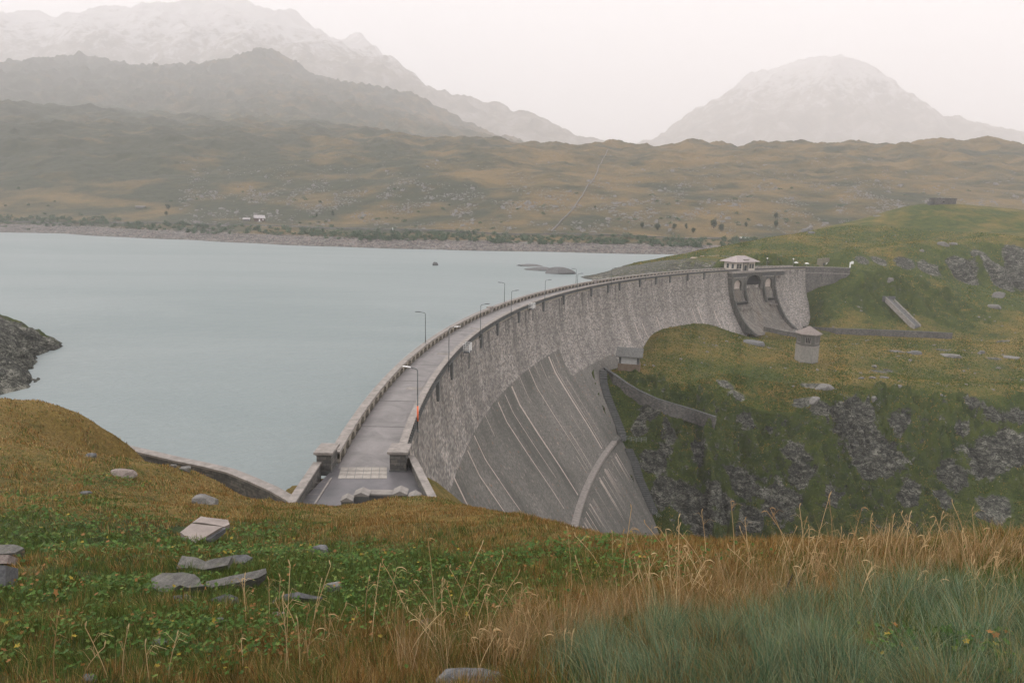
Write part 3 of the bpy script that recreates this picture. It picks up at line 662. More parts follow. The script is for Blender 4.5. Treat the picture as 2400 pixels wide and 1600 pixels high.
# air-side parapet with a toothed cornice
ap = arcbox(MB(), 6.1, 6.6, -.35, .84, 183.7, TH1); joint('valley_parapet', ap, M_par)
ac = arcbox(MB(), 6.0, 6.78, .84, 1.0, 183.7, TH1); joint('valley_coping', ac, M_cop)
cb = MB()
for th in np.arange(TH0 - .6, TH1, -.165): arcbox(cb, 6.6, 6.9, .35, .72, th, th - .085, 1)
arcbox(cb, 6.6, 6.93, .12, .3, TH0 - .4, TH1); joint('cornice', cb, M_dark)
# drain buttresses below the cornice
dm_ = MB()
for q in ((1019, 905), (1042, 858), (1119, 790), (1158, 763), (1198, 735), (1270, 712), (1313, 696), (1387, 680), (1428, 672), (1465, 668), (1506, 660), (1545, 655), (1587, 652), (1630, 648), (1672, 645)):
    th = thr(onz(q[0], q[1], -.4))[0]; joint('drain_buttress', arcbox(MB(), 6.6, 7.15, -2.4, .32, th + .09, th - .09, 1), M_dark)
# pale mortar joints running down the face
M_lime = simple('lime_streak', (.34, .29, .25), (.5, .43, .38), 1.2)
def streak(th, za, zb, w_, taper=.4):
    m = MB(); Z_ = np.arange(za, zb - .01, -1.0); r_ = np.random.default_rng(int(th * 100)); base = 0
    for i, z in enumerate(Z_):
        f = i / max(1, len(Z_) - 1); hw = w_ * (1 - taper * f) * 1.75 * r_.uniform(.85, 1.1) / 2 / (R0 - 10) * 180 / PI
        o_ = profS(z) + .05; jit = 0
        m.v += [pol(R0 - o_, th + hw + jit, z), pol(R0 - o_, th - hw + jit, z)]
    for i in range(len(Z_) - 1): m.f.append((2 * i, 2 * i + 1, 2 * i + 3, 2 * i + 2))
    joint('lime_streak', m, M_lime)
for (a, b, zb, w_) in ((1285, 835, -37.2, .55), (1293, 842, -37.2, .18), (1198, 905, -37.4, .55), (1238, 862, -30, .26), (1240, 866, -37.2, .2), (1183, 925, -32, .22), (1166, 942, -36, .32), (1110, 1020, -30, .28), (1095, 1055, -30, .28), (1063, 1120, -29, .35),
                       (1300, 828, -18, .14), (1265, 848, -22, .14), (1250, 850, -18, .12), (1216, 880, -20, .14), (1136, 972, -18, .14),
                       (1486, 755, -21, .35), (1505, 758, -21, .35), (1538, 742, -21, .32), (1622, 724, -23, .3), (1634, 720, -23, .35), (1673, 728, -25, .35), (1467, 768, -20, .16), (1552, 745, -19, .14)):
    p = ondam(a, b); streak(thr(p)[0], p[2], zb, w_)
for th, za, zb, w_ in ((162.5, -29, -37.3, .2), (163.6, -33, -37.3, .14), (161.0, -27, -33, .12), (158.6, -20, -34, .12)): streak(th, za, zb, w_)
r_ = np.random.default_rng(4)
for i in range(34):
    th = 157.9 + r_.uniform(0, 1) ** 1.3 * 11; za = -40 - r_.uniform(0, 1); streak(th, za, za - r_.uniform(3, 10), r_.uniform(.08, .28), .7)
# projecting ledge across the lower face
lg = arcbox(MB(), 25.2, 26.6, -38.3, -37.5, 171, 157.55); joint('ledge', lg, M_cop, .03)
# dark stepped masonry beside the abutment: ledge underside is built in the wall

# ---- gate pillars at the near end
def pillar(xa, xb, ya, yb, label):
    t_ = empty('gate_pillar', ((xa + xb) / 2, (ya + yb) / 2, 0)); tag(t_, label, 'pillar', 'stone pillars where the crest road begins')
    w_, d_ = (xb - xa) / 2, (yb - ya) / 2
    s_ = MB().box(-w_ + .08, w_ - .08, -d_ + .08, d_ - .08, -.3, 1.58); o = s_.build('shaft', M_wall, t_, bevel=.03); boxuv(o)
    MB().box(-w_ + .02, w_ - .02, -d_ + .02, d_ - .02, -.3, .1).build('plinth', M_dark, t_, bevel=.02)
    c_ = MB(); c_.box(-w_ - .02, w_ + .02, -d_ - .02, d_ + .02, 1.58, 1.68); c_.box(-w_ - .12, w_ + .12, -d_ - .12, d_ + .12, 1.68, 1.9); c_.build('cap', M_cop, t_, bevel=.025)
    return t_
pL = onz(749, 1107, 0); pR = onz(778.6, 1107, 0); pillar(pL[0] - .35, pR[0], pL[1], pL[1] + 2.3, 'square stone gate pillar on the lake side of the road, with a pinkish cap')
qL = onz(911, 1105, 0); qR = onz(954, 1105, 0); pillar(qL[0], qR[0], qL[1], qL[1] + 2.2, 'square dark stone gate pillar on the valley side of the road')
# plaza in front of the pillars
PA = onz(749, 1109, 0); 
pz = MB().hexa([(-17.4, 43, -.5), (-3.2, 43, -.5), (-8.6, 59.8, -.5), (-15.6, 59.8, -.5), (-17.4, 43, -.004), (-3.2, 43, -.004), (-8.6, 59.8, -.004), (-15.6, 59.8, -.004)])
M_plaza = simple('wet_dark_asphalt', (.07, .072, .075), (.15, .14, .145), .35, .35, bd=.004)
po = pz.build('forecourt', M_plaza); tag(po, kind='structure')
# stone paving strip between pillars
pv_ = MB(); rr = np.random.default_rng(2)
a0, a1, b1, b0 = onz(792, 1121, 0), onz(908, 1121, 0), onz(908, 1094, 0), onz(800, 1094, 0)
for j in range(3):
    for i in range(6):
        if j == 2: xs = i / 6
        u0, u1, v0, v1 = i / 6, (i + 1) / 6 - .012, j / 3, (j + 1) / 3 - .03
        def bl(u, v, z): p = (a0 * (1 - u) + a1 * u) * (1 - v) + (b0 * (1 - u) + b1 * u) * v; return (p[0], p[1], z)
        hh = .02 + rr.uniform(0, .008); pv_.hexa([bl(u0, v0, -.1), bl(u1, v0, -.1), bl(u1, v1, -.1), bl(u0, v1, -.1), bl(u0, v0, hh), bl(u1, v0, hh), bl(u1, v1, hh), bl(u0, v1, hh)])
o = pv_.build('paving', simple('pale_paving', (.26, .24, .215), (.38, .35, .31), 2.0), po)
k0, k1 = onz(776, 1121, .0), onz(722, 1206, .0)
def strip(mb, p, q, w_, z0, z1):
    p = np.array(p[:2]); q = np.array(q[:2]); d = (q - p) / np.linalg.norm(q - p); n = np.array([-d[1], d[0]]) * w_ / 2
    A = [p - n, q - n, q + n, p + n]; return mb.hexa([(*a, z0) for a in A] + [(*a, z1) for a in A])
km = strip(MB(), k0, k1, .14, -.2, .08); km.build('kerb', M_cop, po)
km = MB()
for f in (.12, .3, .47, .62, .76, .9):
    p = k0 * (1 - f) + k1 * f; strip(km, p, (p[0] - 1.6, p[1] + .0), .04, -.1, .004)
km.build('pavement_joint', M_cop, po)
# wing walls running back from the pillars
def wallrun(name, path, thick, ztop, zbot, mat, capm, label, cat, capw=.15, caph=.16, group=None):
    t_ = empty(name, (path[0][0], path[0][1], 0)); tag(t_, label, cat, group)
    P = [np.array(p[:2], float) for p in path]; n = len(P); zt = ztop if hasattr(ztop, '__len__') else [ztop] * n; zb = zbot if hasattr(zbot, '__len__') else [zbot] * n
    N = []
    for i in range(n):
        d = P[min(i + 1, n - 1)] - P[max(i - 1, 0)]; d /= np.linalg.norm(d); N.append(np.array([-d[1], d[0]]))
    def lay(th, za, zb_):
        m = MB(); o0 = P[0]
        for i in range(n):
            a = P[i] - N[i] * th / 2 - o0; b = P[i] + N[i] * th / 2 - o0; m.v += [(*a, za[i]), (*b, za[i]), (*b, zb_[i]), (*a, zb_[i])]
        for i in range(n - 1):
            for kq in range(4): m.f.append((i * 4 + kq, i * 4 + 4 + kq, i * 4 + 4 + (kq + 1) % 4, i * 4 + (kq + 1) % 4))
        m.f.append((0, 1, 2, 3)); e = (n - 1) * 4; m.f.append((e + 3, e + 2, e + 1, e)); return m
    o = lay(thick, zb, [z - caph for z in zt]).build('masonry', mat, t_); fixn(o); boxuv(o)
    o = lay(thick + capw, [z - caph for z in zt], zt).build('coping', capm, t_); fixn(o)
    return t_
def fixn(o):
    bm = bmesh.new(); bm.from_mesh(o.data); bmesh.ops.recalc_face_normals(bm, faces=bm.faces); bm.to_mesh(o.data); bm.free(); return o
def L2(p, q, n=12): return [(p[0] + (q[0] - p[0]) * i / n, p[1] + (q[1] - p[1]) * i / n) for i in range(n + 1)]
wa, wb = onz(744, 1082, 1.0), onz(671, 1192, 1.0)
wallrun('wing_wall', L2(wa, (wb[0], wb[1])) + [(wb[0] - .9, wb[1] - 5)], .55, 1.0, -1.2, M_wall, M_cop, 'straight stone wing wall with pale coping leading back from the lake-side pillar', 'wall')
wa, wb = onz(966, 1070, 1.0), onz(1018, 1172, 1.0)
wallrun('wing_wall', [(wa[0] - .9, wa[1] + .3)] + L2(wa, wb) + [(wb[0] + 1.2, wb[1] - 6)], .5, 1.0, -3, M_wall, M_cop, 'straight stone wing wall with pale coping leading back from the valley-side pillar', 'wall')
# shore wall along the lake
sw = [onz(a, b, -.1) for a, b in ((690, 1172), (640, 1144), (590, 1122), (540, 1102), (480, 1089), (420, 1078), (340, 1064), (260, 1050))]
wallrun('shore_wall', sw, .8, [-.1, -.1, -.1, -.1, -.05, 0, .2, .4], -7, M_wall, M_cop, 'curving low stone wall between the brown grass bank and the lake', 'wall', .1, .2)
# low dark wall below the bank
lw = [at(a, b, Y) for a, b, Y in ((678, 1180, 49.5), (640, 1182, 48.5), (580, 1176, 47.8), (530, 1170, 47), (500, 1163, 46.5))]
wallrun('retaining_wall', lw, .5, [p[2] for p in lw], [p[2] - 2.2 for p in lw], M_dark, M_dark, 'low dark ditch wall in the grass left of the wing wall', 'wall', .05, .1)
# blocks with pitched tops at the edge of the forecourt
def block(a, b, w_, label, hgt=.95, dpt=1.0):
    p = onz(a, b, hgt); t_ = empty('barrier_block', (p[0], p[1], 0), math.radians(rng.uniform(-6, 6))); tag(t_, label, 'stone block', 'peaked stone blocks on the forecourt')
    h2 = hgt * .72
    m = MB(); V = []
    for y in (0, dpt): V += [(-w_ / 2, y, -.4), (w_ / 2, y, -.4), (w_ / 2, y, h2 - .1), (-w_ / 2, y, h2 - .1)]
    m.add(V, [(0, 1, 2, 3), (7, 6, 5, 4), (1, 5, 6, 2), (4, 0, 3, 7), (3, 2, 6, 7), (0, 4, 5, 1)]); m.build('body', M_dark, t_, bevel=.02)
    c_ = MB(); V = []
    for y in (-.06, dpt + .06): V += [(-w_ / 2 - .05, y, h2 - .1), (w_ / 2 + .05, y, h2 - .1), (w_ / 2 + .05, y, h2), (0, y, hgt), (-w_ / 2 - .05, y, h2)]
    c_.add(V, [(0, 1, 2, 3, 4), (9, 8, 7, 6, 5), (1, 6, 7, 2), (2, 7, 8, 3), (3, 8, 9, 4), (4, 9, 5, 0), (0, 5, 6, 1)]); c_.build('cap', M_conc, t_, bevel=.015)
block(846, 1153, 1.15, 'peaked stone block left of the pale slab on the forecourt'); block(812, 1165, .85, 'smallest peaked stone block, leftmost, half hidden by the grass', .95, .8)
block(937, 1150, 1.1, 'tallest peaked stone block right of the pale slab', 1.0, 1.1); block(968, 1160, .9, 'rightmost peaked stone block on the forecourt, lower than its neighbour', .9)
p = onz(893, 1158, .6); sl_ = empty('stone_slab', (p[0], p[1], 0)); tag(sl_, 'pale flat stone slab lying between two peaked blocks', 'slab')
MB().box(-1.1, 1.1, 0, .9, .45, .62).build('top', M_conc, sl_, bevel=.02); MB().box(-.95, .95, .1, .8, -.3, .45).build('base', M_dark, sl_)

# ---- lamps on the crest
def lamp(base, H_, arm, label, head_w=True, extra=False, low=0.0, arml=.75):
    t_ = empty('street_lamp', base); tag(t_, label, 'street lamp', 'lamps along the dam crest')
    MB().tube([(0, 0, low), (0, 0, H_ * .6)], .07, 8).tube([(0, 0, H_ * .6), (0, 0, H_ - .25)], .055, 8).build('pole', M_pole, t_, True)
    ax, ay = arm
    MB().tube([(0, 0, H_ - .25), (ax * .08, ay * .08, H_ - .08), (ax * .25, ay * .25, H_), (ax * arml, ay * arml, H_ + .08)], .05, 6).build('arm', M_pole, t_, True)
    hd = MB(); L = 1.0; nx, ny = -ay, ax
    secs = [(0, .07, .05), (.15, .13, .09), (.6, .16, .1), (.9, .12, .07), (1.0, .03, .03)]
    n = 10
    for (f, ww, hh) in secs:
        for k_ in range(n):
            a = 2 * PI * k_ / n; yy = math.cos(a) * ww; zz = math.sin(a) * hh * (1 if math.sin(a) > 0 else .45)
            d = arml + f * L; hd.v.append((ax * d + nx * yy, ay * d + ny * yy, H_ + .1 + f * .06 + zz))
    for i in range(len(secs) - 1):
        for k_ in range(n): hd.f.append((i * n + k_, i * n + (k_ + 1) % n, (i + 1) * n + (k_ + 1) % n, (i + 1) * n + k_))
    hd.f += [tuple(range(n))[::-1], tuple(range((len(secs) - 1) * n, len(secs) * n))]
    hd.build('lamp_head', M_white if head_w else M_dkmetal, t_, True)
    MB().box(-.12, .12, -.12, .12, low, low + .25).build('base_plate', M_metal, t_)
    if extra: MB().tube([(0, 0, low + 1.2), (0, 0, low + 2.9)], .09, 8).build('marker_sleeve', M_orange, t_, True)
    return t_
def lamp_at(bx, topy, side, arm, label, **kw):
    # stands on the coping; height from where its top shows
    th = None; r_off = .4 if side == 'lake' else 6.98
    z0 = 1.0 if side == 'lake' else -.6
    best = min(np.arange(120, 183.5, .02), key=lambda t_: abs(pxof(*pol(R0 - r_off, t_, 1.0))[0] - bx))
    x, y, _ = pol(R0 - r_off, best, 0)
    zt = min(np.arange(2, 12, .05), key=lambda z: abs(pxof(x, y, z)[1] - topy))
    kw['H'] = 0; kw.pop('H')
    return lamp((x, y, z0), zt - z0 - .1, arm, label, **kw)
ordn = ['nearest', 'second', 'third', 'fourth', 'fifth']
for i, (bx, ty) in enumerate(((997, 731), (1182, 662), (1350, 630))): lamp_at(bx, ty, 'lake', (-.98, -.2), '%s lamp post on the lake-side parapet, arm over the water' % ordn[i], head_w=False)
lamp_at(979, 862, 'valley', (-.97, .2), 'nearest lamp post on the valley side, big white head and orange band on its pole', extra=True)
lamp_at(1052, 766, 'valley', (.97, .2), 'second lamp post on the valley side, white head seen against the parapet')
for i, (bx, ty) in enumerate(((1126, 713), (1198, 681), (1277, 656), (1353, 641), (1433, 628), (1514, 614))):
    lamp_at(bx, ty, 'valley', (.95, .3), ['third', 'fourth', 'fifth', 'sixth', 'seventh', 'eighth'][i] + ' lamp post from the near end along the valley side, dark head', head_w=False)

# ---- small railed access platforms hung over the face
def platform(bx, by, label):
    th = thr(onz(bx, by, 1))[0]; x, y, _ = pol(R0 - 6.9, th, 0); t_ = empty('access_platform', (x, y, 0), math.radians(th - 90)); tag(t_, label, 'railed platform', 'white railed platforms on the valley parapet')
    # local: +y points away from the valley, x along the wall
    MB().box(-.9, .9, -1.1, 0, -.35, -.25).build('floor', M_dkmetal, t_)
    r_ = MB()
    for z in (.1, .45, .8, 1.15): r_.tube([(-.9, 0, z), (-.9, -1.1, z), (.9, -1.1, z), (.9, 0, z)], .045, 6)
    for xx in (-.9, .9): r_.tube([(xx, -1.1, -.25), (xx, -1.1, 1.2)], .04, 6); r_.tube([(xx, 0, -.25), (xx, 0, 1.2)], .04, 6)
    r_.build('railing', M_white, t_)
    l_ = MB().tube([(-.5, -.9, -.3), (-.5, -.9, -3.2)], .04, 6).tube([(.1, -.9, -.3), (.1, -.9, -3.2)], .04, 6)
    for i in range(8): l_.tube([(-.5, -.9, -.5 - i * .35), (.1, -.9, -.5 - i * .35)], .03, 5)
    l_.build('ladder', M_dkmetal, t_)
platform(1083, 806, 'nearer white railed platform on the valley parapet with a ladder below'); platform(1232, 711, 'farther white railed platform projecting from the valley parapet')

# ---- spillway under the gatehouse
def thpx(px_, off, z): return float(min(np.arange(118, 132, .01), key=lambda t_: abs(pxof(*pol(R0 - off, t_, z))[0] - px_)))
SPT = (thpx(1716, 8.5, -1), thpx(1745, 8.5, -8), thpx(1789, 8.5, -8), thpx(1814, 8.5, -5))
spw = empty('spillway', pol(R0 - 10, 125.5, -12)); tag(spw, 'stone spillway under the gatehouse, three arches opening onto flared chutes', 'spillway')
def relS(o): bpy.context.view_layer.update(); o.parent = spw; o.matrix_local = spw.matrix_world.inverted(); fixn(o); return o
def chwall(th, zlo, prot, flare, name='training_wall'):
    m = MB(); hw = .45 / R0 * 180 / PI
    P_ = []
    for z in np.linspace(.0, zlo, 28):
        f = z / -25.5; P_.append((prof(z) + prot + 3.0 * max(0, f - .35) ** 1.2 + flare * max(0, f - .78) ** 2 * 60, z, th))
    for i, (o_, z, t_) in enumerate(P_):
        m.v += [pol(R0 - prof(z) + .4, t_ + hw, z), pol(R0 - prof(z) + .4, t_ - hw, z), pol(R0 - o_, t_ - hw, z), pol(R0 - o_, t_ + hw, z)]
    for i in range(len(P_) - 1):
        for k_ in range(4): m.f.append((i * 4 + k_, i * 4 + 4 + k_, i * 4 + 4 + (k_ + 1) % 4, i * 4 + (k_ + 1) % 4))
    m.f += [(0, 1, 2, 3), tuple((len(P_) - 1) * 4 + k_ for k_ in (3, 2, 1, 0))]
    o = relS(m.build(name, M_sp)); 
    return o
t, c = stone_mat('spillway_stone', (.08, .082, .076), (.17, .165, .148), (.065, .066, .06), .9, .42, uv=False); M_sp = t.col(c)
chwall(SPT[0], -25.3, 2.2, 1.0); chwall(SPT[1], -14, 1.7, 0); chwall(SPT[2], -14, 1.7, 0); chwall(SPT[3], -25.3, 2.2, 1.0)
# fascia pierced by arches
def archpanel(t0, t1, zt, zb, openings, ra, rb):
    m = MB(); tt = [t0]
    ts = sorted(openings, reverse=True)
    cur = t0
    def col(a, b, za, zb_): arcbox(m, ra, rb, zb_, za, a, b, 1)
    for (oa, ob, spring, rise) in ts:
        col(cur, oa, zt, zb); K = 12; base = len(m.v); mid = (oa + ob) / 2; half = (oa - ob) / 2
        for a in np.linspace(oa, ob, K + 1):
            x = (a - mid) / half; z_ = spring + rise * math.sqrt(max(0, 1 - x * x)); m.v += [pol(R0 - ra, a, z_), pol(R0 - rb, a, z_), pol(R0 - rb, a, zt), pol(R0 - ra, a, zt)]
        for q in range(K):
            a = base + q * 4; b = a + 4
            for kk in range(4): m.f.append((a + kk, b + kk, b + (kk + 1) % 4, a + (kk + 1) % 4))
        cur = ob
    col(cur, t1, zt, zb); return m
AR = [thpx(q, 8.5, -5) for q in (1721, 1738, 1750, 1783, 1794, 1810)]
f1 = archpanel(SPT[0] - .08, SPT[3] + .08, -.3, -8.4, [(AR[0], AR[1], -5.3, 1.6), (AR[2], AR[3], -4.9, 3.0), (AR[4], AR[5], -5.3, 1.6)], 7.5, 8.6)
relS(f1.build('arch_front', M_sp))
f2 = arcbox(MB(), 6.6, 8.95, -.7, .0, SPT[0] + .1, 121.3); relS(f2.build('string_course', M_cop))
f3 = arcbox(MB(), 7.0, 8.8, -2.75, -2.5, SPT[0] + .1, AR[2] + .1); relS(arcbox(MB(), 7.0, 8.8, -2.75, -2.5, AR[3] - .1, 121.3).build('string_course', M_cop)); relS(f3.build('string_course', M_cop)); fb = MB(); f3 = MB(); 
for th in np.arange(SPT[0] - .1, 121.4, -.14):
    if not AR[3] - .1 < th < AR[2] + .1: arcbox(f3 if th > 126 else fb, 8.6, 8.78, -2.5, -1.0, th, th - .07, 1)
relS(f3.build('dentil_band', M_dark)); relS(fb.build('dentil_band', M_dark)); f4 = arcbox(MB(), 7.0, 8.6, -2.7, -.3, SPT[3] + .1, 121.3); relS(f4.build('end_block', M_sp))
for (a, b, zt, zb, mm) in ((AR[0] + .1, AR[1] - .1, -3.2, -8.4, M_lime), (AR[2] + .1, AR[3] - .1, -1.4, -6.2, M_black), (AR[4] + .1, AR[5] - .1, -3.2, -8.4, M_lime)):
    m = arcbox(MB(), 6.8, prof(-8) + .06, zb, zt, a, b); relS(m.build('gate_recess', mm))
m = MB()   # the sloping apron between the outer walls
T_ = np.linspace(SPT[0] - .1, SPT[3] + .1, 14); Zq = np.linspace(-7.5, -26, 22)
for th in T_:
    for z in Zq:
        f = z / -25.5; m.v.append(pol(R0 - (prof(z) + .5 + 1.8 * max(0, f - .35) ** 1.2 + max(0, f - .78) ** 2 * 55), th, z))
for i in range(len(T_) - 1):
    for j in range(len(Zq) - 1): a = i * len(Zq) + j; m.f.append((a, a + 1, a + len(Zq) + 1, a + len(Zq)))
t, c = stone_mat('apron_stone', (.12, .112, .10), (.27, .25, .22), (.07, .068, .062), 1.4, .5, uv=False)
rs = t.noise(.18, 5, .7, sc3=(1, 1, .25)); c = t.mix(t.ramp(rs, [(.52, 0.0), (.72, .55)]), c, (.13, .085, .052)); M_ap = t.col(c)
relS(m.build('apron', M_ap))
for (a, b, z0, z1) in ((SPT[0] - .35, SPT[1] + .05, -15.2, -12.9), (SPT[2] - .1, SPT[3] + .3, -14.4, -12.1)):
    m = arcbox(MB(), prof(-15), prof(-12) + 1.9, z0 + .9, z1, a, b); relS(m.build('outlet_block', M_sp))
    m = arcbox(MB(), prof(-15) + 1, prof(-12) + 1.98, z0 + 1.2, z1 - .5, a - .12, b + .12); relS(m.build('outlet', M_black))
    m = arcbox(MB(), prof(-15), prof(-14) + 2.6, z0 - 1.4, z0 - .5, a - .3, b - .3); relS(m.build('outlet_shelf', M_ap))

# ---- gatehouse on the crest
def house(name, loc, rz, Lx, Ly, Hw, Hr, over, wm, rm, label, cat, hip=True):
    t_ = empty(name, loc, rz); tag(t_, label, cat); a, b = Lx / 2, Ly / 2
    o = MB().box(-a, a, -b, b, -.6, Hw).build('wall', wm, t_); 
    A, B = a + over, b + over; m = MB(); rx = A - B if hip else A
    th_ = .14
    V = [(-A, -B, Hw), (A, -B, Hw), (A, B, Hw), (-A, B, Hw), (-rx, 0, Hw + Hr), (rx, 0, Hw + Hr)]; V2 = [(x, y, z + th_) for x, y, z in V]
    Fq = [(0, 1, 5, 4), (2, 3, 4, 5), (1, 2, 5), (3, 0, 4)]
    m.add(V + V2, [f[::-1] for f in Fq] + [tuple(i + 6 for i in f) for f in Fq] + [(0, 6, 7, 1)[::-1], (1, 7, 8, 2)[::-1], (2, 8, 9, 3)[::-1], (3, 9, 6, 0)[::-1]])
    m.build('roof', rm, t_); return t_
M_roofp = simple('pale_slate_roof', (.26, .225, .22), (.38, .33, .32), 1.2); M_plast = simple('cream_plaster', (.40, .36, .31), (.52, .47, .41), 1.0)
gt = 126.75; gx, gy, _ = pol(R0 - 3.9, gt, 0)
GH = house('gatehouse', (gx, gy, 0), math.radians(gt - 90 - 6), 12.2, 6.6, 3.9, 2.4, 1.5, M_plast, M_roofp, 'pale gatehouse with hipped roof and arched portal standing over the spillway', 'building')
hm = MB()
for sx in (-1, 1):
    hm.tube([(sx * 7.55, -4.75, 4.08), (sx * 2.8, 0, 6.5)], .1, 6); hm.tube([(sx * 7.55, 4.75, 4.08), (sx * 2.8, 0, 6.5)], .1, 6)
hm.tube([(-2.8, 0, 6.5), (2.8, 0, 6.5)], .11, 6); hm.build('ridge_capping', M_plast, GH)
for x0 in (-4.9, -3.3, 3.1, 4.7):
    f_ = MB().box(x0 - .55, x0 + .55, -3.36, -3.3, 1.1, 3.0).build('window', M_glass, GH)
    m = MB().box(x0 - .62, x0 + .62, -3.40, -3.302, .98, 1.1).box(x0 - .62, x0 + .62, -3.40, -3.302, 3.0, 3.12).box(x0 - .62, x0 - .55, -3.40, -3.302, 1.1, 3.0).box(x0 + .55, x0 + .62, -3.40, -3.302, 1.1, 3.0).box(x0 - .03, x0 + .03, -3.40, -3.362, 1.1, 3.0); m.build('frame', M_conc, f_)
for y0 in (-1.6, 1.2):
    f_ = MB().box(-6.16, -6.1, y0 - .6, y0 + .6, 1.1, 3.0).build('window', M_glass, GH)
pt = MB().box(-1.6, -1.15, -3.75, -3.3, -.5, 4.9).box(1.15, 1.6, -3.75, -3.3, -.5, 4.9).box(-1.15, 1.15, -3.75, -3.3, 3.3, 4.9).box(-1.75, 1.75, -3.85, -3.0, 4.9, 5.1); pt.build('portal', M_conc, GH)
MB().box(-1.1, 1.1, -3.4, -3.31, -.4, 3.25).build('portal_recess', M_par, GH)
dr = MB(); V = []; K = 10; pts_ = [(-.7, 0), (.7, 0), (.7, 1.7)] + [(.7 * math.cos(a), 1.7 + .7 * math.sin(a)) for a in np.linspace(0, PI, K)[1:-1]] + [(-.7, 1.7)]
dr.add([(x, -3.42, z + .1) for x, z in pts_] + [(x, -3.47, z + .1) for x, z in pts_], [tuple(range(len(pts_))), tuple(range(len(pts_), 2 * len(pts_)))[::-1]] + [(i, (i + 1) % len(pts_), (i + 1) % len(pts_) + len(pts_), i + len(pts_)) for i in range(len(pts_))])
dr.build('door', M_glass, GH)

# ---- end wall of the dam and the castellated portal beyond
e0 = pol(R0 - 6.3, 117.8, 0); e1 = onz(1992, 627, 1.0)
wallrun('abutment_wall', L2((e0[0], e0[1]), (e1[0], e1[1]), 8), 1.2, 1.0, [-22] * 4 + [-20, -16, -13, -11, -9], M_wall, M_conc, 'tall dark stone abutment wall running from the far end of the dam into the grassy slope', 'wall', .2, .25)
bpy.context.view_layer.update()
mw = bpy.data.objects['abutment_wall']; m = MB(); d = np.array([e1[0] - e0[0], e1[1] - e0[1]]); Ln = np.linalg.norm(d); d /= Ln; n_ = np.array([d[1], -d[0]])
q0 = np.array([0, 0.]) + n_ * .6; q1 = d * Ln + n_ * .6
m.hexa([(*(q0), -2.1), (*(q1), -2.1), (*(q1 + n_ * .18), -2.1), (*(q0 + n_ * .18), -2.1), (*(q0), -1.8), (*(q1), -1.8), (*(q1 + n_ * .18), -1.8), (*(q0 + n_ * .18), -1.8)]); fixn(m.build('string_course', M_cop, mw))
pp = at(1935, 624, 337); PT = empty('portal_building', (pp[0], pp[1], pp[2] - .2), math.radians(35)); tag(PT, 'small castellated stone portal with an arched white door beyond the dam end', 'building')
b = MB().box(-2.9, 2.9, 0, 3, -1, 3.8)
for x in (-2.9, -1.0, .5, 2.3): b.box(x, x + .6 if x != -2.9 else -2.3, 0, .6, 3.8, 4.4)
M_tan = simple('tan_stone', (.13, .12, .085), (.20, .18, .13), 1.2); b.build('wall', M_tan, PT)
def archp(cx, w_, h_, y, z0, mat, name, par):
    K = 10; P2 = [(-w_, 0), (w_, 0), (w_, h_)] + [(w_ * math.cos(a), h_ + w_ * math.sin(a)) for a in np.linspace(0, PI, K)[1:-1]] + [(-w_, h_)]; n = len(P2); m = MB()
    m.add([(cx + x, y, z + z0) for x, z in P2] + [(cx + x, y - .08, z + z0) for x, z in P2], [tuple(range(n)), tuple(range(n, 2 * n))[::-1]] + [(i, (i + 1) % n, (i + 1) % n + n, i + n) for i in range(n)]); return fixn(m.build(name, mat, par))
archp(.9, .75, 1.4, -.01, -.2, M_white, 'door', PT); archp(-1.7, .6, .8, -.01, .6, M_glass, 'window', PT)
# white post with a sign at the wall end
p = onz(1992, 627, 1.0); SG = empty('sign_post', tuple(p)); tag(SG, 'white gate post with a small white panel at the end of the abutment wall', 'post')
MB().box(-.25, .25, -.25, .25, 0, 2.6).build('post', M_white, SG, bevel=.03); MB().box(.3, 1.5, -.06, .06, 1.7, 3.0).build('panel', M_white, SG, bevel=.03); MB().box(.25, .35, -.05, .05, .3, 2.9).build('bracket', M_metal, SG)
# railing and lamps on the path behind the far end
def fence(path, label, hgt=1.1, step=2.0, mat=None, name='railing', dense=False, wd=.035):
    P_ = [Vector(p) for p in path]; t_ = empty(name, tuple(P_[0])); tag(t_, label, 'railing'); o0 = P_[0]; r_ = MB(); ps = MB()
    for i in range(len(P_) - 1):
        a, b = P_[i] - o0, P_[i + 1] - o0
        for z in ((.35, .7, 1.1) if not dense else (.15, 1.1)): r_.tube([a + Vector((0, 0, z * hgt / 1.1)), b + Vector((0, 0, z * hgt / 1.1))], wd, 5)
        n = max(1, int((b - a).length / step))
        for k_ in range(n + (i == len(P_) - 2)): q = a.lerp(b, k_ / n); MB().tube([q + Vector((0, 0, -.2)), q + Vector((0, 0, hgt))], wd * 1.2, 5).build('post', mat or M_metal, t_)
    r_.build('rail', mat or M_metal, t_); return t_
def gpt(a, b, lo=90, up=0.0): p = ground_hit(a, b, lo); return (p[0], p[1], float(NEAR.h(p[0], p[1])) + up)
fence([pol(R0 + 1.5, t_, -.2) for t_ in np.arange(124.5, 118, -1.1)], 'thin grey railing along the path behind the far end of the dam', 1.3, 1.4)
for (a, b, lab) in ((1858, 602, 'tall lamp with a round white globe on the path behind the dam end'), (1797, 606, 'slim lamp post just right of the gatehouse')):
    p = at(a, 624, 322); t_ = empty('path_lamp', (p[0], p[1], 0)); tag(t_, lab, 'street lamp')
    MB().tube([(0, 0, 0), (0, 0, 4.4)], .07, 8).build('pole', M_metal, t_, True)
    m = bmesh.new(); bmesh.ops.create_icosphere(m, subdivisions=2, radius=.34, matrix=Matrix.Translation((0, 0, 4.6))); me = bpy.data.meshes.new('globe'); m.to_mesh(me); m.free(); me.materials.append(M_white); o = bpy.data.objects.new('globe', me); COL.objects.link(o); o.parent = t_
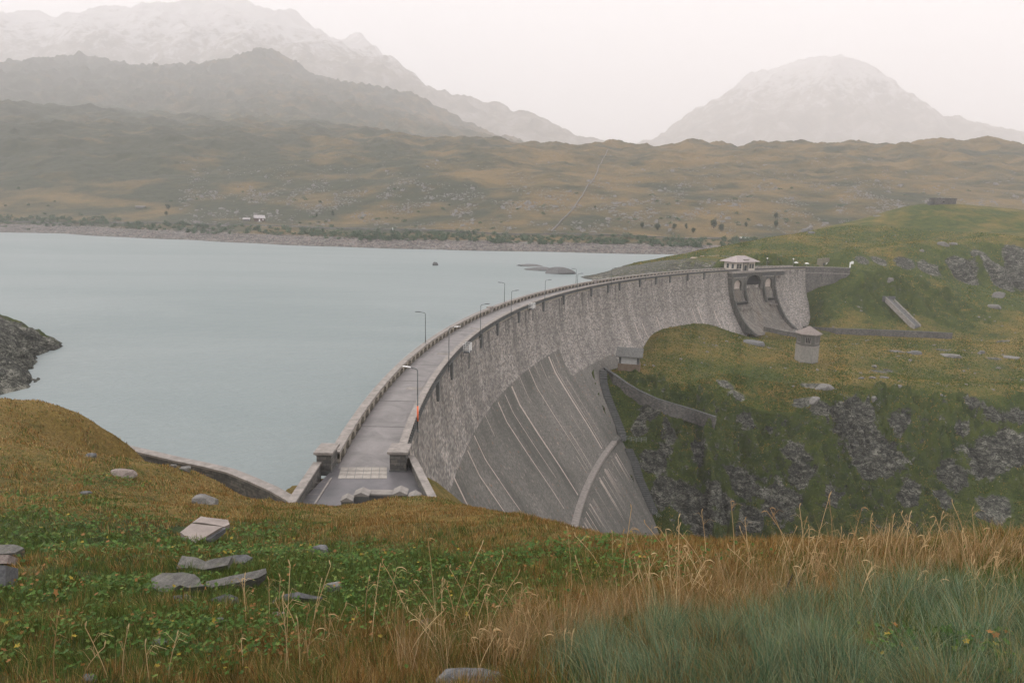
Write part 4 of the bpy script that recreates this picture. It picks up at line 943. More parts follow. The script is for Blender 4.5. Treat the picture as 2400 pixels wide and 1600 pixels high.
for (a, b, lab) in ((1866, 616, 'left one of two flat white lamp discs above the parapet at the dam end'), (1891, 618, 'right one of two flat white lamp discs above the parapet at the dam end')):
    p = at(a, b, 326); t_ = empty('disc_lamp', (p[0], p[1], .2)); tag(t_, lab, 'street lamp'); MB().tube([(0, 0, 0), (0, 0, p[2] - .1)], .06, 8).build('pole', M_metal, t_)
    MB().tube([(0, 0, p[2] - .2), (0, 0, p[2]), (0, 0, p[2] + .3)], [1.0, .9, .12], 14).build('lamp_shade', M_white, t_)

# ---- stone stairs down the rock beside the dam
def stairs(pts, label):
    P_ = [ondam(*q) for q in pts]; P_ = [p for p in P_ if p is not None]; t_ = empty('stone_stairs', tuple(P_[0])); tag(t_, label, 'stairs', 'stair flights down the abutment'); m = MB(); o0 = P_[0]; k_ = 0
    for i in range(len(P_) - 1):
        a, b = P_[i], P_[i + 1]; n = max(2, int(abs(b[2] - a[2]) / .42))
        for j in range(n):
            p = a + (b - a) * j / n; cx_ = np.array([CX - p[0], CY - p[1]]); cx_ /= np.linalg.norm(cx_); tn = np.array([-cx_[1], cx_[0]]); tn = tn * (1 if np.dot(tn, [1, 0.2]) > 0 else -1)
            p2 = a + (b - a) * (j + .95) / n
            c0 = p[:2] - o0[:2] + cx_ * -.3; c1 = p2[:2] - o0[:2] + cx_ * -.3
            A = [c0, c0 + cx_ * 2.1 + tn * .6, c1 + cx_ * 2.1 + tn * .6, c1]; z1 = p[2] - o0[2] + .7; z0 = z1 - 2.6
            m.hexa([(*q, z0) for q in A] + [(*q, z1) for q in A])
    fixn(m.build('steps', M_dark, t_)); boxuv(bpy.data.objects[t_.children[0].name]); return t_
stairs([(1407, 872), (1408, 900), (1414, 925), (1420, 942), (1432, 972), (1444, 1002), (1451, 1022)], 'upper flight of narrow stone steps between the dam face and the rock')
stairs([(1466, 1056), (1474, 1075), (1480, 1086), (1492, 1128), (1502, 1150), (1510, 1170), (1525, 1203)], 'lower flight of narrow stone steps, dark, below the ledge')
def rail_on(pts, label): 
    fence([tuple(p) for p in pts], label, 1.2, 1.3, M_metal)
p0 = ondam(1450, 1028); rail_on([p0 + np.array([.5, -.6, .2]), p0 + np.array([4.6, -1.6, -.3]), p0 + np.array([7.5, -.8, -.3])], 'pale metal railing on the landing at the top of the lower stairs')
p0 = ondam(1527, 1205); rail_on([p0 + np.array([0, -.5, .6]), p0 + np.array([2.4, -1.2, -1.0]), p0 + np.array([5, -1.2, -1.4])], 'pale metal railing at the foot of the lower stairs')

# ---- retaining wall round the promontory
rw = [ground_hit(a, b, 140) for a, b in ((1414, 872), (1440, 893), (1470, 915), (1500, 932), (1540, 950), (1580, 963), (1630, 977), (1676, 992))]
tops = [(1416, 860), (1440, 876), (1470, 897), (1500, 915), (1540, 933), (1580, 945), (1630, 960), (1678, 976)]
rw = [at(tops[i][0], tops[i][1], rw[i][1] - .5) for i in range(8)]
wallrun('retaining_wall', rw, .8, [p[2] for p in rw], [p[2] - 4.0 for p in rw], M_wall, M_dark, 'long curved dry-stone retaining wall with pale top edge on the promontory', 'wall', .15, .15)
# walls at the foot of the right-hand slope
rw = [gpt(a, b) for a, b in ((1880, 778), (1960, 783), (2050, 786), (2150, 790), (2230, 794))]
wallrun('retaining_wall', rw, 1.0, [p[2] + 2.6 for p in rw], [p[2] - 2 for p in rw], M_wall, M_dark, 'long low dark wall at the foot of the grassy slope behind the tower', 'wall', .1, .2)
rw = [at(a, b, Y) for a, b, Y in ((1790, 764, 287), (1840, 775, 283), (1880, 781, 280))]
wallrun('channel_wall', rw, .5, [p[2] for p in rw], [p[2] - 2 for p in rw], M_wall, M_conc, 'thin pale-topped wall closing the foot of the spillway', 'wall', .1, .12)
# inclined concrete channel on the slope
ca, cb_ = ground_hit(2083, 702, 200), ground_hit(2150, 768, 200); CH = empty('drain_channel', (ca[0], ca[1], ca[2])); tag(CH, 'sloping concrete drain channel with two pale side walls on the green slope', 'channel')
D = cb_ - ca; dl = np.linalg.norm(D[:2]); dx = D[:2] / dl; nx_ = np.array([-dx[1], dx[0]]); m1, m2, mbd, n = MB(), MB(), MB(), 14
for i in range(n):
    for mm, s0, s1, zt in ((m1, -2.3, -1.85, .9), (m2, 1.85, 2.3, .9), (mbd, -1.85, 1.85, .25)):
        Q = []
        for f in (i / n, (i + 1) / n):
            x, y = D[0] * f, D[1] * f; zz = D[2] * f + .35
            Q.append((x, y, zz))
        A = [(Q[0][0] + nx_[0] * s0, Q[0][1] + nx_[1] * s0, Q[0][2]), (Q[1][0] + nx_[0] * s0, Q[1][1] + nx_[1] * s0, Q[1][2]), (Q[1][0] + nx_[0] * s1, Q[1][1] + nx_[1] * s1, Q[1][2]), (Q[0][0] + nx_[0] * s1, Q[0][1] + nx_[1] * s1, Q[0][2])]
        mm.hexa([(x, y, z - 1.5) for x, y, z in A] + [(x, y, z + zt) for x, y, z in A])
fixn(m1.build('side_wall', M_conc, CH)); fixn(m2.build('side_wall', M_conc, CH)); fixn(mbd.build('bed', M_dark, CH))
MB().box(-2.8, 2.8, -.3, .5, -1, 1.5).build('head_block', M_dark, CH)

# ---- hexagonal tower on the promontory
tp = ground_hit(1897, 851, 150); TW = empty('valve_tower', (tp[0], tp[1] + 2.9, tp[2] - .3), math.radians(7)); tag(TW, 'six-sided stone tower with a pointed roof on the promontory', 'tower')
sc_ = tp[1] / 226.0
def ngon(r_, z0, z1, n=6, r2=None): 
    r2 = r2 or r_; m = MB(); a0_ = PI / 6
    V = [(r_ * math.cos(a0_ + 2 * PI * k_ / n), r_ * math.sin(a0_ + 2 * PI * k_ / n), z0) for k_ in range(n)] + [(r2 * math.cos(a0_ + 2 * PI * k_ / n), r2 * math.sin(a0_ + 2 * PI * k_ / n), z1) for k_ in range(n)]
    return m.add(V, [tuple(range(n))[::-1], tuple(range(n, 2 * n))] + [(k_, (k_ + 1) % n, n + (k_ + 1) % n, n + k_) for k_ in range(n)])
M_tow = simple('tower_render', (.17, .162, .145), (.29, .275, .245), 1.4); M_tow2 = simple('tower_upper_stone', (.075, .075, .065), (.14, .135, .12), .8)
Rt = 3.75 * sc_
ngon(Rt + .15, -1.5, .5).build('plinth', M_dark, TW); ngon(Rt, .5, 5.9).build('lower_wall', M_tow, TW, bevel=.03); ngon(Rt + .14, 5.9, 6.2).build('string_course', M_cop, TW); ngon(Rt - .05, 6.2, 10.0).build('upper_wall', M_tow2, TW)
ngon(Rt + .45, 10.0, 10.3).build('cornice', M_cop, TW)
rf = MB(); a0_ = PI / 6; V = [((Rt + .75) * math.cos(a0_ + PI / 3 * k_), (Rt + .75) * math.sin(a0_ + PI / 3 * k_), 10.3) for k_ in range(6)] + [(0, 0, 12.9)]; rf.add(V, [tuple(range(6))[::-1]] + [(k_, (k_ + 1) % 6, 6) for k_ in range(6)]); rf.build('roof', simple('tower_roof_slate', (.15, .125, .11), (.25, .215, .195), 2.0), TW)
ap_ = Rt * math.cos(PI / 6)
for k_ in (4, 5):
    ang = a0_ + PI / 3 * (k_ + .5) - PI / 3; ca_, sa_ = math.cos(ang), math.sin(ang); 
for k_ in range(6):
    ang = PI / 3 * k_; ca_, sa_ = math.cos(ang), math.sin(ang)
    if sa_ > .3: continue
    def face(u, z, off): return (ca_ * (ap_ + off) - sa_ * u, sa_ * (ap_ + off) + ca_ * u, z)
    m = MB().hexa([face(-.8, 7.3, -.1), face(.8, 7.3, -.1), face(.8, 7.3, .0), face(-.8, 7.3, .0), face(-.8, 9.1, -.1), face(.8, 9.1, -.1), face(.8, 9.1, .0), face(-.8, 9.1, .0)]); w_ = fixn(m.build('window', M_black, TW))
    m = MB()
    for u in (-.8, -.27, .27, .8): m.hexa([face(u - .07, 7.3, -.02), face(u + .07, 7.3, -.02), face(u + .07, 7.3, .05), face(u - .07, 7.3, .05), face(u - .07, 9.1, -.02), face(u + .07, 9.1, -.02), face(u + .07, 9.1, .05), face(u - .07, 9.1, .05)])
    m.hexa([face(-1, 7.1, -.02), face(1, 7.1, -.02), face(1, 7.1, .12), face(-1, 7.1, .12), face(-1, 7.3, -.02), face(1, 7.3, -.02), face(1, 7.3, .12), face(-1, 7.3, .12)]); fixn(m.build('frame', M_cop, w_))

# ---- slate-roofed hut next to the dam
hp_ = ground_hit(1473, 869, 150); HB = at(1473, 866, hp_[1]); HUT = empty('stone_hut', (HB[0] + .5, HB[1] + 2.0, HB[2] - .4), math.radians(-14)); tag(HUT, 'small white hut with a slate roof on a stone base beside the dam', 'hut')
MB().box(-3.2, 3.2, -2.2, 2.4, -3, 2.1).build('base', simple('brown_stone', (.12, .085, .06), (.19, .15, .11), 1.6), HUT, bevel=.05)
MB().box(-2.9, 2.9, -1.9, 2.0, 2.1, 4.4).build('wall', M_white if False else simple('whitewashed_wall', (.34, .34, .33), (.46, .455, .44), 1.5), HUT)
MB().box(-2.98, -2.3, -2.0, -1.3, 2.1, 4.5).box(2.3, 2.98, -2.0, -1.3, 2.1, 4.5).build('quoins', M_dark, HUT)
m = MB(); A_, B_ = 3.9, 3.0; V = [(-A_, -B_, 4.3), (A_, -B_, 4.3), (A_, 2.8, 5.6), (-A_, 2.8, 5.6)]; 
rs_ = np.random.default_rng(3)
m.hexa([(-A_, -B_, 4.2), (A_, -B_, 4.2), (A_, .5, 6.3), (-A_, .5, 6.3), (-A_, -B_, 4.42), (A_, -B_, 4.42), (A_, .5, 6.55), (-A_, .5, 6.55)])
m.hexa([(-A_, .5, 6.3), (A_, .5, 6.3), (A_, 2.9, 4.6), (-A_, 2.9, 4.6), (-A_, .5, 6.55), (A_, .5, 6.55), (A_, 2.9, 4.8), (-A_, 2.9, 4.8)])
m.build('roof', simple('slate_slabs', (.11, .11, .10), (.19, .185, .17), 1.5), HUT)
sl2 = MB()
for j in range(9):
    for i in range(12):
        x = -A_ + .65 * i + rs_.uniform(-.1, .1); f = j / 9; y = -B_ - .08 + f * (B_ + .5); z = 4.44 + f * 2.12; wv = .6 + rs_.uniform(0, .12); hh = rs_.uniform(.03, .1)
        sl2.hexa([(x, y, z), (x + wv, y, z), (x + wv, y + .5, z + .27), (x, y + .5, z + .27), (x, y, z + hh), (x + wv, y, z + hh), (x + wv, y + .5, z + .3), (x, y + .5, z + .3)])
sl2.build('slates', simple('slate_pieces', (.07, .072, .068), (.20, .198, .185), 2.5), HUT)
m = MB().add([(2.9, -1.9, 4.4), (2.9, 2.0, 4.4), (2.9, .5, 6.2), (2.7, -1.9, 4.4), (2.7, 2.0, 4.4), (2.7, .5, 6.2)], [(0, 1, 2), (5, 4, 3)]).build('gable', M_tow, HUT)
MB().box(2.91, 2.97, -.6, .5, 2.3, 4.2).build('door', M_dkmetal, HUT)

# ---- bunker on the hill
bp = ground_hit(2215, 479, 380); BK = empty('bunker', (bp[0], bp[1] + 3, bp[2] - .3), math.radians(4)); tag(BK, 'low flat-roofed dark stone bunker on the top of the right hill', 'building')
o = MB().box(-7, 7, -3, 3, -2, 3.9).build('wall', M_wall, BK); boxuv(o); MB().box(-7.3, 7.3, -3.3, 3.3, 3.9, 4.2).build('roof', M_dark, BK); MB().box(-9.3, -7.05, -2, 1, -2, 1.8).build('annex', M_dark, BK)
MB().box(-2, -.8, -3.05, -2.95, 1.4, 2.2).build('window', M_black, BK)

# ---------------------------------------------------------------- rocks
def rock_mat(name, a, b, c_):
    t = NT(name); n1 = t.noise(2.6, 8, .74, dist=.8, sc3=(1, 1, 2)); n2 = t.noise(20, 5, .75); f = t.math('ADD', t.math('MULTIPLY', n1, .65), t.math('MULTIPLY', n2, .35))
    c = t.ramp(f, [(.36, a), (.5, b), (.64, c_)]); li = t.ramp(t.noise(5, 5, .6), [(.58, 0.0), (.68, .6)]); c = t.mix(li, c, (.10, .11, .06)); t.bump(f, .8, .04); return t.col(c)
M_rk = rock_mat('grey_rock', (.05, .05, .052), (.13, .13, .13), (.24, .235, .225)); M_rkl = rock_mat('pale_rock', (.08, .078, .074), (.165, .158, .148), (.27, .255, .235)); M_scree = rock_mat('scree_rock', (.08, .077, .072), (.16, .152, .143), (.27, .255, .24)); M_rkb = rock_mat('pinkish_rock', (.12, .10, .09), (.22, .18, .16), (.32, .28, .25))
rk_n = [0]
def rock_mesh(lx, ly, lz, seed, flat=.5, sub=3):
    bm = bmesh.new(); bmesh.ops.create_cube(bm, size=2); bmesh.ops.subdivide_edges(bm, edges=bm.edges, cuts=7, use_grid_fill=True); r_ = np.random.default_rng(seed)
    cuts = []
    for i in range(9): v = r_.normal(size=3); v[2] *= .7; v /= np.linalg.norm(v); cuts.append((v, r_.uniform(.72, 1.0)))
    P_ = np.array([v.co[:] for v in bm.verts]); nrm = np.linalg.norm(P_, axis=1, keepdims=True); P_ = P_ * (flat + (1 - flat) / nrm * 1.15)
    for v, d in cuts: k = P_ @ v; P_ -= np.maximum(0, k - d)[:, None] * v
    P_ += .055 * np.stack([fbm(P_[:, 0] * 2 + q * 7 + seed, P_[:, 1] * 2 + P_[:, 2] * 1.7, 4, seed + q) for q in range(3)], 1)
    P_ *= np.array([lx / 2, ly / 2, lz / 2])
    for v, p in zip(bm.verts, P_): v.co = p
    me = bpy.data.meshes.new('rock'); bm.to_mesh(me); bm.free(); return me
def rockobj(a, b, wpx, hpx, label, name='boulder', cat='boulder', mat=None, lo=3, dep=.7, tilt=(0, 0), rz=0, group=None, flat=.5, sink=.35, hi=590):
    p = ground_hit(a, b + hpx * .25, lo, hi); d = math.hypot(p[0], p[1]); k = p[1] / FPX * 1.05
    lx = wpx * k; el = math.atan2(CZ - p[2], d); lz = max(.05, hpx * k * .9); ly = lx * dep
    if el > .25: ly = min(ly, max(lx * .35, hpx * k / math.sin(el) * .8)); lz = max(.12 * lx, hpx * k - ly * math.sin(el) * .5)
    rk_n[0] += 1; me = rock_mesh(lx, ly, lz * 1.5, 100 + rk_n[0], flat); me.materials.append(mat or M_rk); me.name = name
    o = bpy.data.objects.new(name, me); COL.objects.link(o); o.location = (p[0], p[1] + ly * .2, p[2] + lz * (.5 - sink) * .8); o.rotation_euler = (tilt[0], tilt[1], rz); tag(o, label, cat, group); return o
ro_ = lambda *a, **k: rockobj(*a, lo=3, hi=60, **k)
def slab(V2, label, tilt=.35, side=0.0, th=.16, mat=None, lift=.1, name='stone_slab', cat='slab', parent=None, seed=1, bev=.02):
    P2 = [(x / 2.94, 1100 + y / 2.94) for x, y in V2]; cx_ = sum(q[0] for q in P2) / len(P2); cy_ = max(q[1] for q in P2)
    g0 = ground_hit(cx_, cy_, 3, 60); g0[2] += lift; n = np.array([side, -tilt, 1.0]); n /= np.linalg.norm(n); T = []
    for q in P2:
        r = ray(*q); t_ = np.dot(g0 - [0, 0, CZ], n) / np.dot(r, n); T.append(np.array([0, 0, CZ]) + r * t_)
    c = sum(T) / len(T); r_ = np.random.default_rng(seed); N = len(T); bm = bmesh.new()
    top = [bm.verts.new(tuple(p - c)) for p in T]; bot = [bm.verts.new(tuple((p - c) * r_.uniform(.86, 1.0) - n * th * r_.uniform(.8, 1.25))) for p in T]
    bm.faces.new(top); bm.faces.new(bot[::-1])
    for i in range(N): bm.faces.new((top[i], bot[i], bot[(i + 1) % N], top[(i + 1) % N]))
    bmesh.ops.recalc_face_normals(bm, faces=bm.faces); bmesh.ops.triangulate(bm, faces=bm.faces); bmesh.ops.subdivide_edges(bm, edges=bm.edges, cuts=3, use_grid_fill=True)
    for v in bm.verts:
        q = np.array(v.co); d = .022 * fbm(np.array([q[0] * 4 + seed]), np.array([q[1] * 4 + q[2] * 5]), 4, seed)[0]; v.co = tuple(q + n * d + np.array([d, d, 0]) * .5)
    me = bpy.data.meshes.new(name); bm.to_mesh(me); bm.free(); me.materials.append(mat or M_slab); o = bpy.data.objects.new(name, me); COL.objects.link(o)
    if parent is None: o.location = tuple(c); tag(o, label, cat)
    else: o.parent = parent; o.location = tuple(c - np.array(parent.location))
    return o
M_slab = rock_mat('slab_stone', (.06, .058, .054), (.12, .115, .105), (.21, .20, .18)); M_slabd = rock_mat('dark_slab_stone', (.05, .052, .056), (.10, .10, .102), (.16, .158, .155))
slab([(1255, 590), (1345, 600), (1415, 630), (1480, 610), (1600, 592), (1570, 655), (1400, 690), (1330, 672), (1210, 683)], 'long pale-grey notched slab on top of the foreground stone pile', .45, 0, .2, lift=.22, seed=3)
slab([(1604, 592), (1700, 585), (1742, 605), (1700, 640), (1578, 655)], 'dark blue-grey stone touching the right end of the notched slab', .3, 0, .2, M_slabd, .2, seed=4)
slab([(1420, 770), (1600, 730), (1830, 680), (1838, 710), (1780, 745), (1600, 785), (1450, 812), (1420, 800)], 'long flat slab pointing right at the front of the foreground stone pile', .3, 0, .16, lift=.14, seed=5)
slab([(1045, 745), (1120, 712), (1260, 705), (1340, 720), (1375, 750), (1385, 788), (1410, 802), (1300, 812), (1240, 795), (1110, 862), (1080, 820), (1048, 805)], 'broken flat slab with grass on it at the left of the foreground stone pile', .35, 0, .16, lift=.12, seed=6)
slab([(1190, 870), (1280, 855), (1350, 880), (1332, 912), (1200, 905)], 'small stone half buried just below the slab pile', .5, 0, .2, M_slabd, .08, 'boulder', 'boulder', seed=7)
slab([(1430, 900), (1560, 855), (1640, 880), (1647, 932), (1550, 918)], 'dark angular stone below the long flat slab', .5, .1, .25, M_slabd, .08, 'boulder', 'boulder', seed=8)
slab([(1855, 915), (1950, 862), (2050, 845), (2225, 880), (2200, 895), (2060, 880), (2000, 895), (1900, 925)], 'low dark ribbed rock in the grass right of the slab pile', .5, 0, .3, M_slabd, .1, 'boulder', 'boulder', seed=9)
slab([(-60, 520), (90, 515), (168, 540), (100, 572), (-60, 580)], 'flat grey top stone of the pile at the left edge', .2, 0, .22, lift=.85, seed=10)
slab([(-60, 585), (62, 588), (52, 645), (-60, 650)], 'squared pinkish stone in the middle of the pile at the left edge', 1.2, 0, .3, M_rkb, .4, seed=11)
slab([(-60, 655), (40, 660), (36, 800), (-60, 815)], 'dark lowest stone of the pile at the left edge', 1.5, 0, .35, M_slabd, .05, seed=12)
ro_(778, 1376, 42, 30, 'pale rounded stone beside the low dark ribbed rock', mat=M_rkl, flat=.2)
ro_(751, 1290, 46, 26, 'grey rounded stone alone in the grass below the forecourt', mat=M_rk, flat=.3)
ro_(280, 1108, 62, 30, 'cracked pinkish outcrop in the brown grass of the left bank', mat=M_rkb, flat=.2, sink=.75); ro_(213, 1068, 24, 14, 'small grey stone highest on the left bank', mat=M_rk); ro_(197, 1155, 28, 10, 'flat grey stone low in the brown grass left of the outcrop', mat=M_rk)
ro_(618, 1443, 26, 12, 'small smooth stone left of the pinkish pebbly one', mat=M_rk, flat=.2); ro_(650, 1440, 36, 11, 'flat pinkish stone under the low dark ribbed rock', mat=M_rkb); ro_(630, 1456, 30, 12, 'small brown stone sunk in weeds', mat=M_rkb)
ro_(998, 1465, 40, 32, 'pinkish stone among the tall straw stalks', mat=M_rkb, flat=.3); ro_(1110, 1590, 190, 50, 'wide grey boulder at the bottom edge half sunk behind blue-green grass', mat=M_rk, flat=.2, sink=.6)
ro_(378, 1505, 46, 20, 'grey stone in green weeds near the lower left', mat=M_rk); ro_(478, 1172, 50, 30, 'pale blocky rock at the left end of the dark ditch wall', mat=M_rkl, flat=.9, sink=.6); ro_(2385, 1450, 50, 24, 'grey stone at the right edge in blue-green grass', mat=M_rk); ro_(508, 1458, 30, 20, 'small tilted stone in the weeds', mat=M_rk); ro_(205, 1592, 40, 20, 'grey stone cut by the bottom edge, lower left', mat=M_rk)
for a, b, wv, hv, lb in ((556, 1140, 22, 9, 'uppermost pale stone of the little step pile by the shore wall'), (563, 1149, 26, 9, 'middle pale stone of the little step pile by the shore wall'), (568, 1157, 30, 8, 'lowest pale stone of the little step pile by the shore wall'), (470, 1088, 24, 14, 'squared block perched on the coping of the shore wall'), (432, 1100, 26, 12, 'dark stone at the foot of the shore wall, left one'), (404, 1092, 22, 10, 'pale stone at the foot of the shore wall where it meets the grass')):
    rockobj(a, b, wv, hv, lb, 'stone', 'stone', lo=30, hi=75, mat=M_rkl, flat=.8)
# flat concrete cover in two pieces
M_pink = simple('pink_concrete', (.20, .172, .155), (.32, .275, .248), 1.4)
p = ground_hit(472, 1262, 3, 60); CV = empty('concrete_cover', tuple(p)); tag(CV, 'cracked flat concrete slab in two pieces lying in the grass above the stone pile', 'slab')
slab([(1240, 432), (1320, 370), (1535, 392), (1342, 503), (1285, 465)], '', .12, 0, .14, M_pink, .03, 'slab', 'x', CV, 13)
slab([(1325, 362), (1385, 322), (1570, 345), (1582, 378), (1545, 392), (1400, 366)], '', .12, 0, .14, M_pink, .34, 'back_slab', 'x', CV, 14)
slab([(1350, 512), (1345, 505), (1540, 396), (1556, 405), (1440, 480)], '', .12, 0, .14, M_slabd, .0, 'edge_slab', 'x', CV, 15)
FAR_R = [(1765, 803, 52, 13, 'long grey rock lying on the promontory left of the tower', M_rk), (1935, 908, 46, 20, 'pale broken outcrop at the cliff top right of the tower', M_rkl), (1910, 936, 34, 14, 'pale rock just below the broken outcrop', M_rkl), (2050, 932, 18, 10, 'small pale pointed rock on the cliff edge', M_rkl),
         (2087, 653, 13, 15, 'pointed pale rock alone on the green mound', M_rkl), (2342, 692, 32, 20, 'rounded pale boulder near the right edge of the green slope', M_rkl), (2332, 718, 26, 12, 'second boulder just below the rounded one', M_rkl), (2212, 572, 24, 14, 'angular pale boulder above the dark rock band', M_rkl), (2236, 571, 18, 7, 'flat pale rock right of the angular boulder', M_rkl), (2160, 587, 14, 8, 'small pale rock on the grass above the rock band', M_rkl),
         (1888, 540, 20, 11, 'dark perched rock on the hill flank', M_rk), (1903, 545, 22, 7, 'flat dark rock right of the perched one', M_rk), (1897, 534, 14, 5, 'pale flat rock above the perched ones', M_rkl), (2058, 506, 16, 4, 'pale flat rock on the hill skyline', M_rkl),
         (2098, 824, 18, 6, 'flat pale rock in the oval patch, left', M_rkl), (2145, 826, 30, 11, 'grey rock at the back of the oval patch', M_rk), (2228, 833, 44, 11, 'broad pale rock in the middle of the oval patch', M_rkl), (2300, 826, 18, 12, 'grey rock right of the broad pale one', M_rk), (2375, 838, 34, 10, 'pale rock near the right edge of the promontory', M_rkl), (2340, 862, 12, 6, 'small white rock on the promontory', M_rkl), (2105, 834, 14, 4, 'thin pale rock in the oval patch', M_rkl),
         (2050, 858, 22, 7, 'upper pale rock of the scatter right of the tower', M_rkl), (2047, 885, 16, 6, 'lower white rock of the scatter right of the tower', M_rkl), (2073, 884, 20, 6, 'lower right white rock of the scatter right of the tower', M_rkl), (2020, 886, 18, 6, 'grey rock of the scatter right of the tower', M_rk), (2107, 904, 22, 6, 'flat pale rock near the cliff brow', M_rkl), (1860, 905, 10, 5, 'tiny pale rock at the cliff brow below the tower', M_rkl)]
for a, b, wv, hv, lb, mm in FAR_R: rockobj(a, b, wv, hv, lb, lo=120, mat=mm, flat=.4, sink=.65, dep=.6, rz=(a % 7) * .3 - 1)
# islets
for a, b, wv, hv, lb in ((1020, 622, 12, 5, 'tiny dark rock alone in the middle of the lake'), (1240, 623, 66, 2.5, 'thin low rock bar, farthest of the three islets'), (1262, 633, 62, 5, 'flat middle islet of the three near the dam'), (1310, 641, 68, 9, 'largest dark humped islet of the three near the dam')):
    p = onz(a, b, -6); k_ = p[1] / FPX; rk_n[0] += 1; me = rock_mesh(wv * k_, wv * k_ * .6, hv * k_ * 3.0, 300 + rk_n[0], .0); me.materials.append(M_rk); o = bpy.data.objects.new('islet', me); COL.objects.link(o); o.location = (p[0], p[1], -6.0); tag(o, lb, 'islet')

# ---------------------------------------------------------------- far shore: house, hut, ruin, road, wall, trees, shrubs, scree
def hh(a, b, **kw): return ground_hit(a, b, 440, 4600, HILL)
M_brw = simple('brown_wood', (.06, .035, .03), (.12, .075, .06), .8); M_tin = simple('pale_tin_roof', (.30, .28, .28), (.44, .41, .41), .6)
def gable(name, p, rz, Lx, Ly, H_, Hr, wm, rm, label, cat):
    t_ = empty(name, (p[0], p[1], p[2] - .3), rz); tag(t_, label, cat); a, b = Lx / 2, Ly / 2
    m = MB(); V = [(-a, -b, -2), (a, -b, -2), (a, b, -2), (-a, b, -2), (-a, -b, H_), (a, -b, H_), (a, b, H_), (-a, b, H_), (-a, 0, H_ + Hr), (a, 0, H_ + Hr)]
    m.add(V, [(0, 1, 5, 4), (1, 2, 6, 9, 5), (2, 3, 7, 6), (3, 0, 4, 8, 7)]); m.build('wall', wm, t_)
    m = MB(); e = .6; s_ = Hr / b
    for sg in (-1, 1): m.hexa([(-a - e, sg * (b + e), H_ - e * s_), (a + e, sg * (b + e), H_ - e * s_), (a + e, 0, H_ + Hr), (-a - e, 0, H_ + Hr), (-a - e, sg * (b + e), H_ - e * s_ + .25), (a + e, sg * (b + e), H_ - e * s_ + .25), (a + e, 0, H_ + Hr + .25), (-a - e, 0, H_ + Hr + .25)])
    fixn(m.build('roof', rm, t_)); return t_
p = hh(608, 518); hs_ = gable('farmhouse', p, math.radians(28), 9.5, 7, 3.4, 2.6, M_brw, M_tin, 'brown wooden house with a pale gabled roof on the far shore', 'house'); MB().box(2.5, 3.6, -3.56, -3.5, 1, 2.4).build('window', M_white, hs_); MB().box(-1, 0.2, -3.56, -3.5, 0, 2.3).build('door', M_white, hs_)
p = hh(578, 518); gable('shed', p, math.radians(15), 6, 5, 2.2, 1.2, M_rk, M_tin, 'low pale shed just left of the brown house on the far shore', 'shed')
p = hh(330, 487); gable('ruin', p, math.radians(5), 9, 5, 1.5, .8, M_rkl, M_rkl, 'small pale stone barn on the far left slope above the lake', 'barn')
p = hh(1744, 562); t_ = gable('shed', p, 0, 7, 5, 1.6, .9, M_rkl, M_white, 'small shed with a white roof behind the right hill crest', 'shed')
p = hh(920, 541); t_ = empty('marker_post', tuple(p)); tag(t_, 'tiny white marker post beside the far road', 'post'); MB().tube([(0, 0, -.5), (0, 0, 2.6)], [.6, .5], 8).build('post', M_white, t_); MB().tube([(0, 0, 2.6), (0, 0, 2.9)], [.6, .2], 8).build('cap', M_dark, t_)
def ribbon(name, pts, wd, mat, up=.5, nsub=10, sheet=None, thick=.8):
    P_ = []
    for i in range(len(pts) - 1):
        for k_ in range(nsub): f = k_ / nsub; P_.append(pts[i] * (1 - f) + pts[i + 1] * f)
    P_.append(pts[-1]); m = MB()
    for i, p in enumerate(P_):
        d = P_[min(i + 1, len(P_) - 1)] - P_[max(i - 1, 0)]; d = d[:2] / np.linalg.norm(d[:2]); n = np.array([-d[1], d[0]]) * wd / 2; z = float(sheet.h(p[0], p[1]))
        m.v += [(p[0] - n[0], p[1] - n[1], z - thick), (p[0] + n[0], p[1] + n[1], z - thick), (p[0] + n[0], p[1] + n[1], z + up), (p[0] - n[0], p[1] - n[1], z + up)]
    for i in range(len(P_) - 1):
        for k_ in range(4): m.f.append((i * 4 + k_, i * 4 + 4 + k_, i * 4 + 4 + (k_ + 1) % 4, i * 4 + (k_ + 1) % 4))
    return fixn(m.build(name, mat))
M_lineroad = simple('far_road_gravel', (.10, .10, .095), (.17, .165, .155), .2)
tag(ribbon('far_road', [hh(a, b) for a, b in ((-200, 515), (0, 519), (250, 522), (500, 527), (700, 532), (900, 538), (1100, 544), (1300, 549), (1500, 554), (1700, 559))], 5, M_lineroad, .9, 12, HILL), kind='structure')
wl = ribbon('hillside_wall', [hh(a, b) for a, b in ((1292, 543), (1318, 515), (1345, 488), (1358, 468), (1372, 445), (1386, 428), (1398, 408), (1408, 385), (1425, 352))], 1.0, M_scree, 1.0, 8, HILL); tag(wl, 'long thin pale stone wall climbing straight up the far hillside', 'wall')
tag(ribbon('path', [gpt_ for gpt_ in [ground_hit(a, b, 300, 590) for a, b in ((1632, 606), (1655, 600), (1682, 598))]], 6, simple('pale_track', (.22, .17, .12), (.32, .26, .2), .3), .04, 6, NEAR), kind='structure')

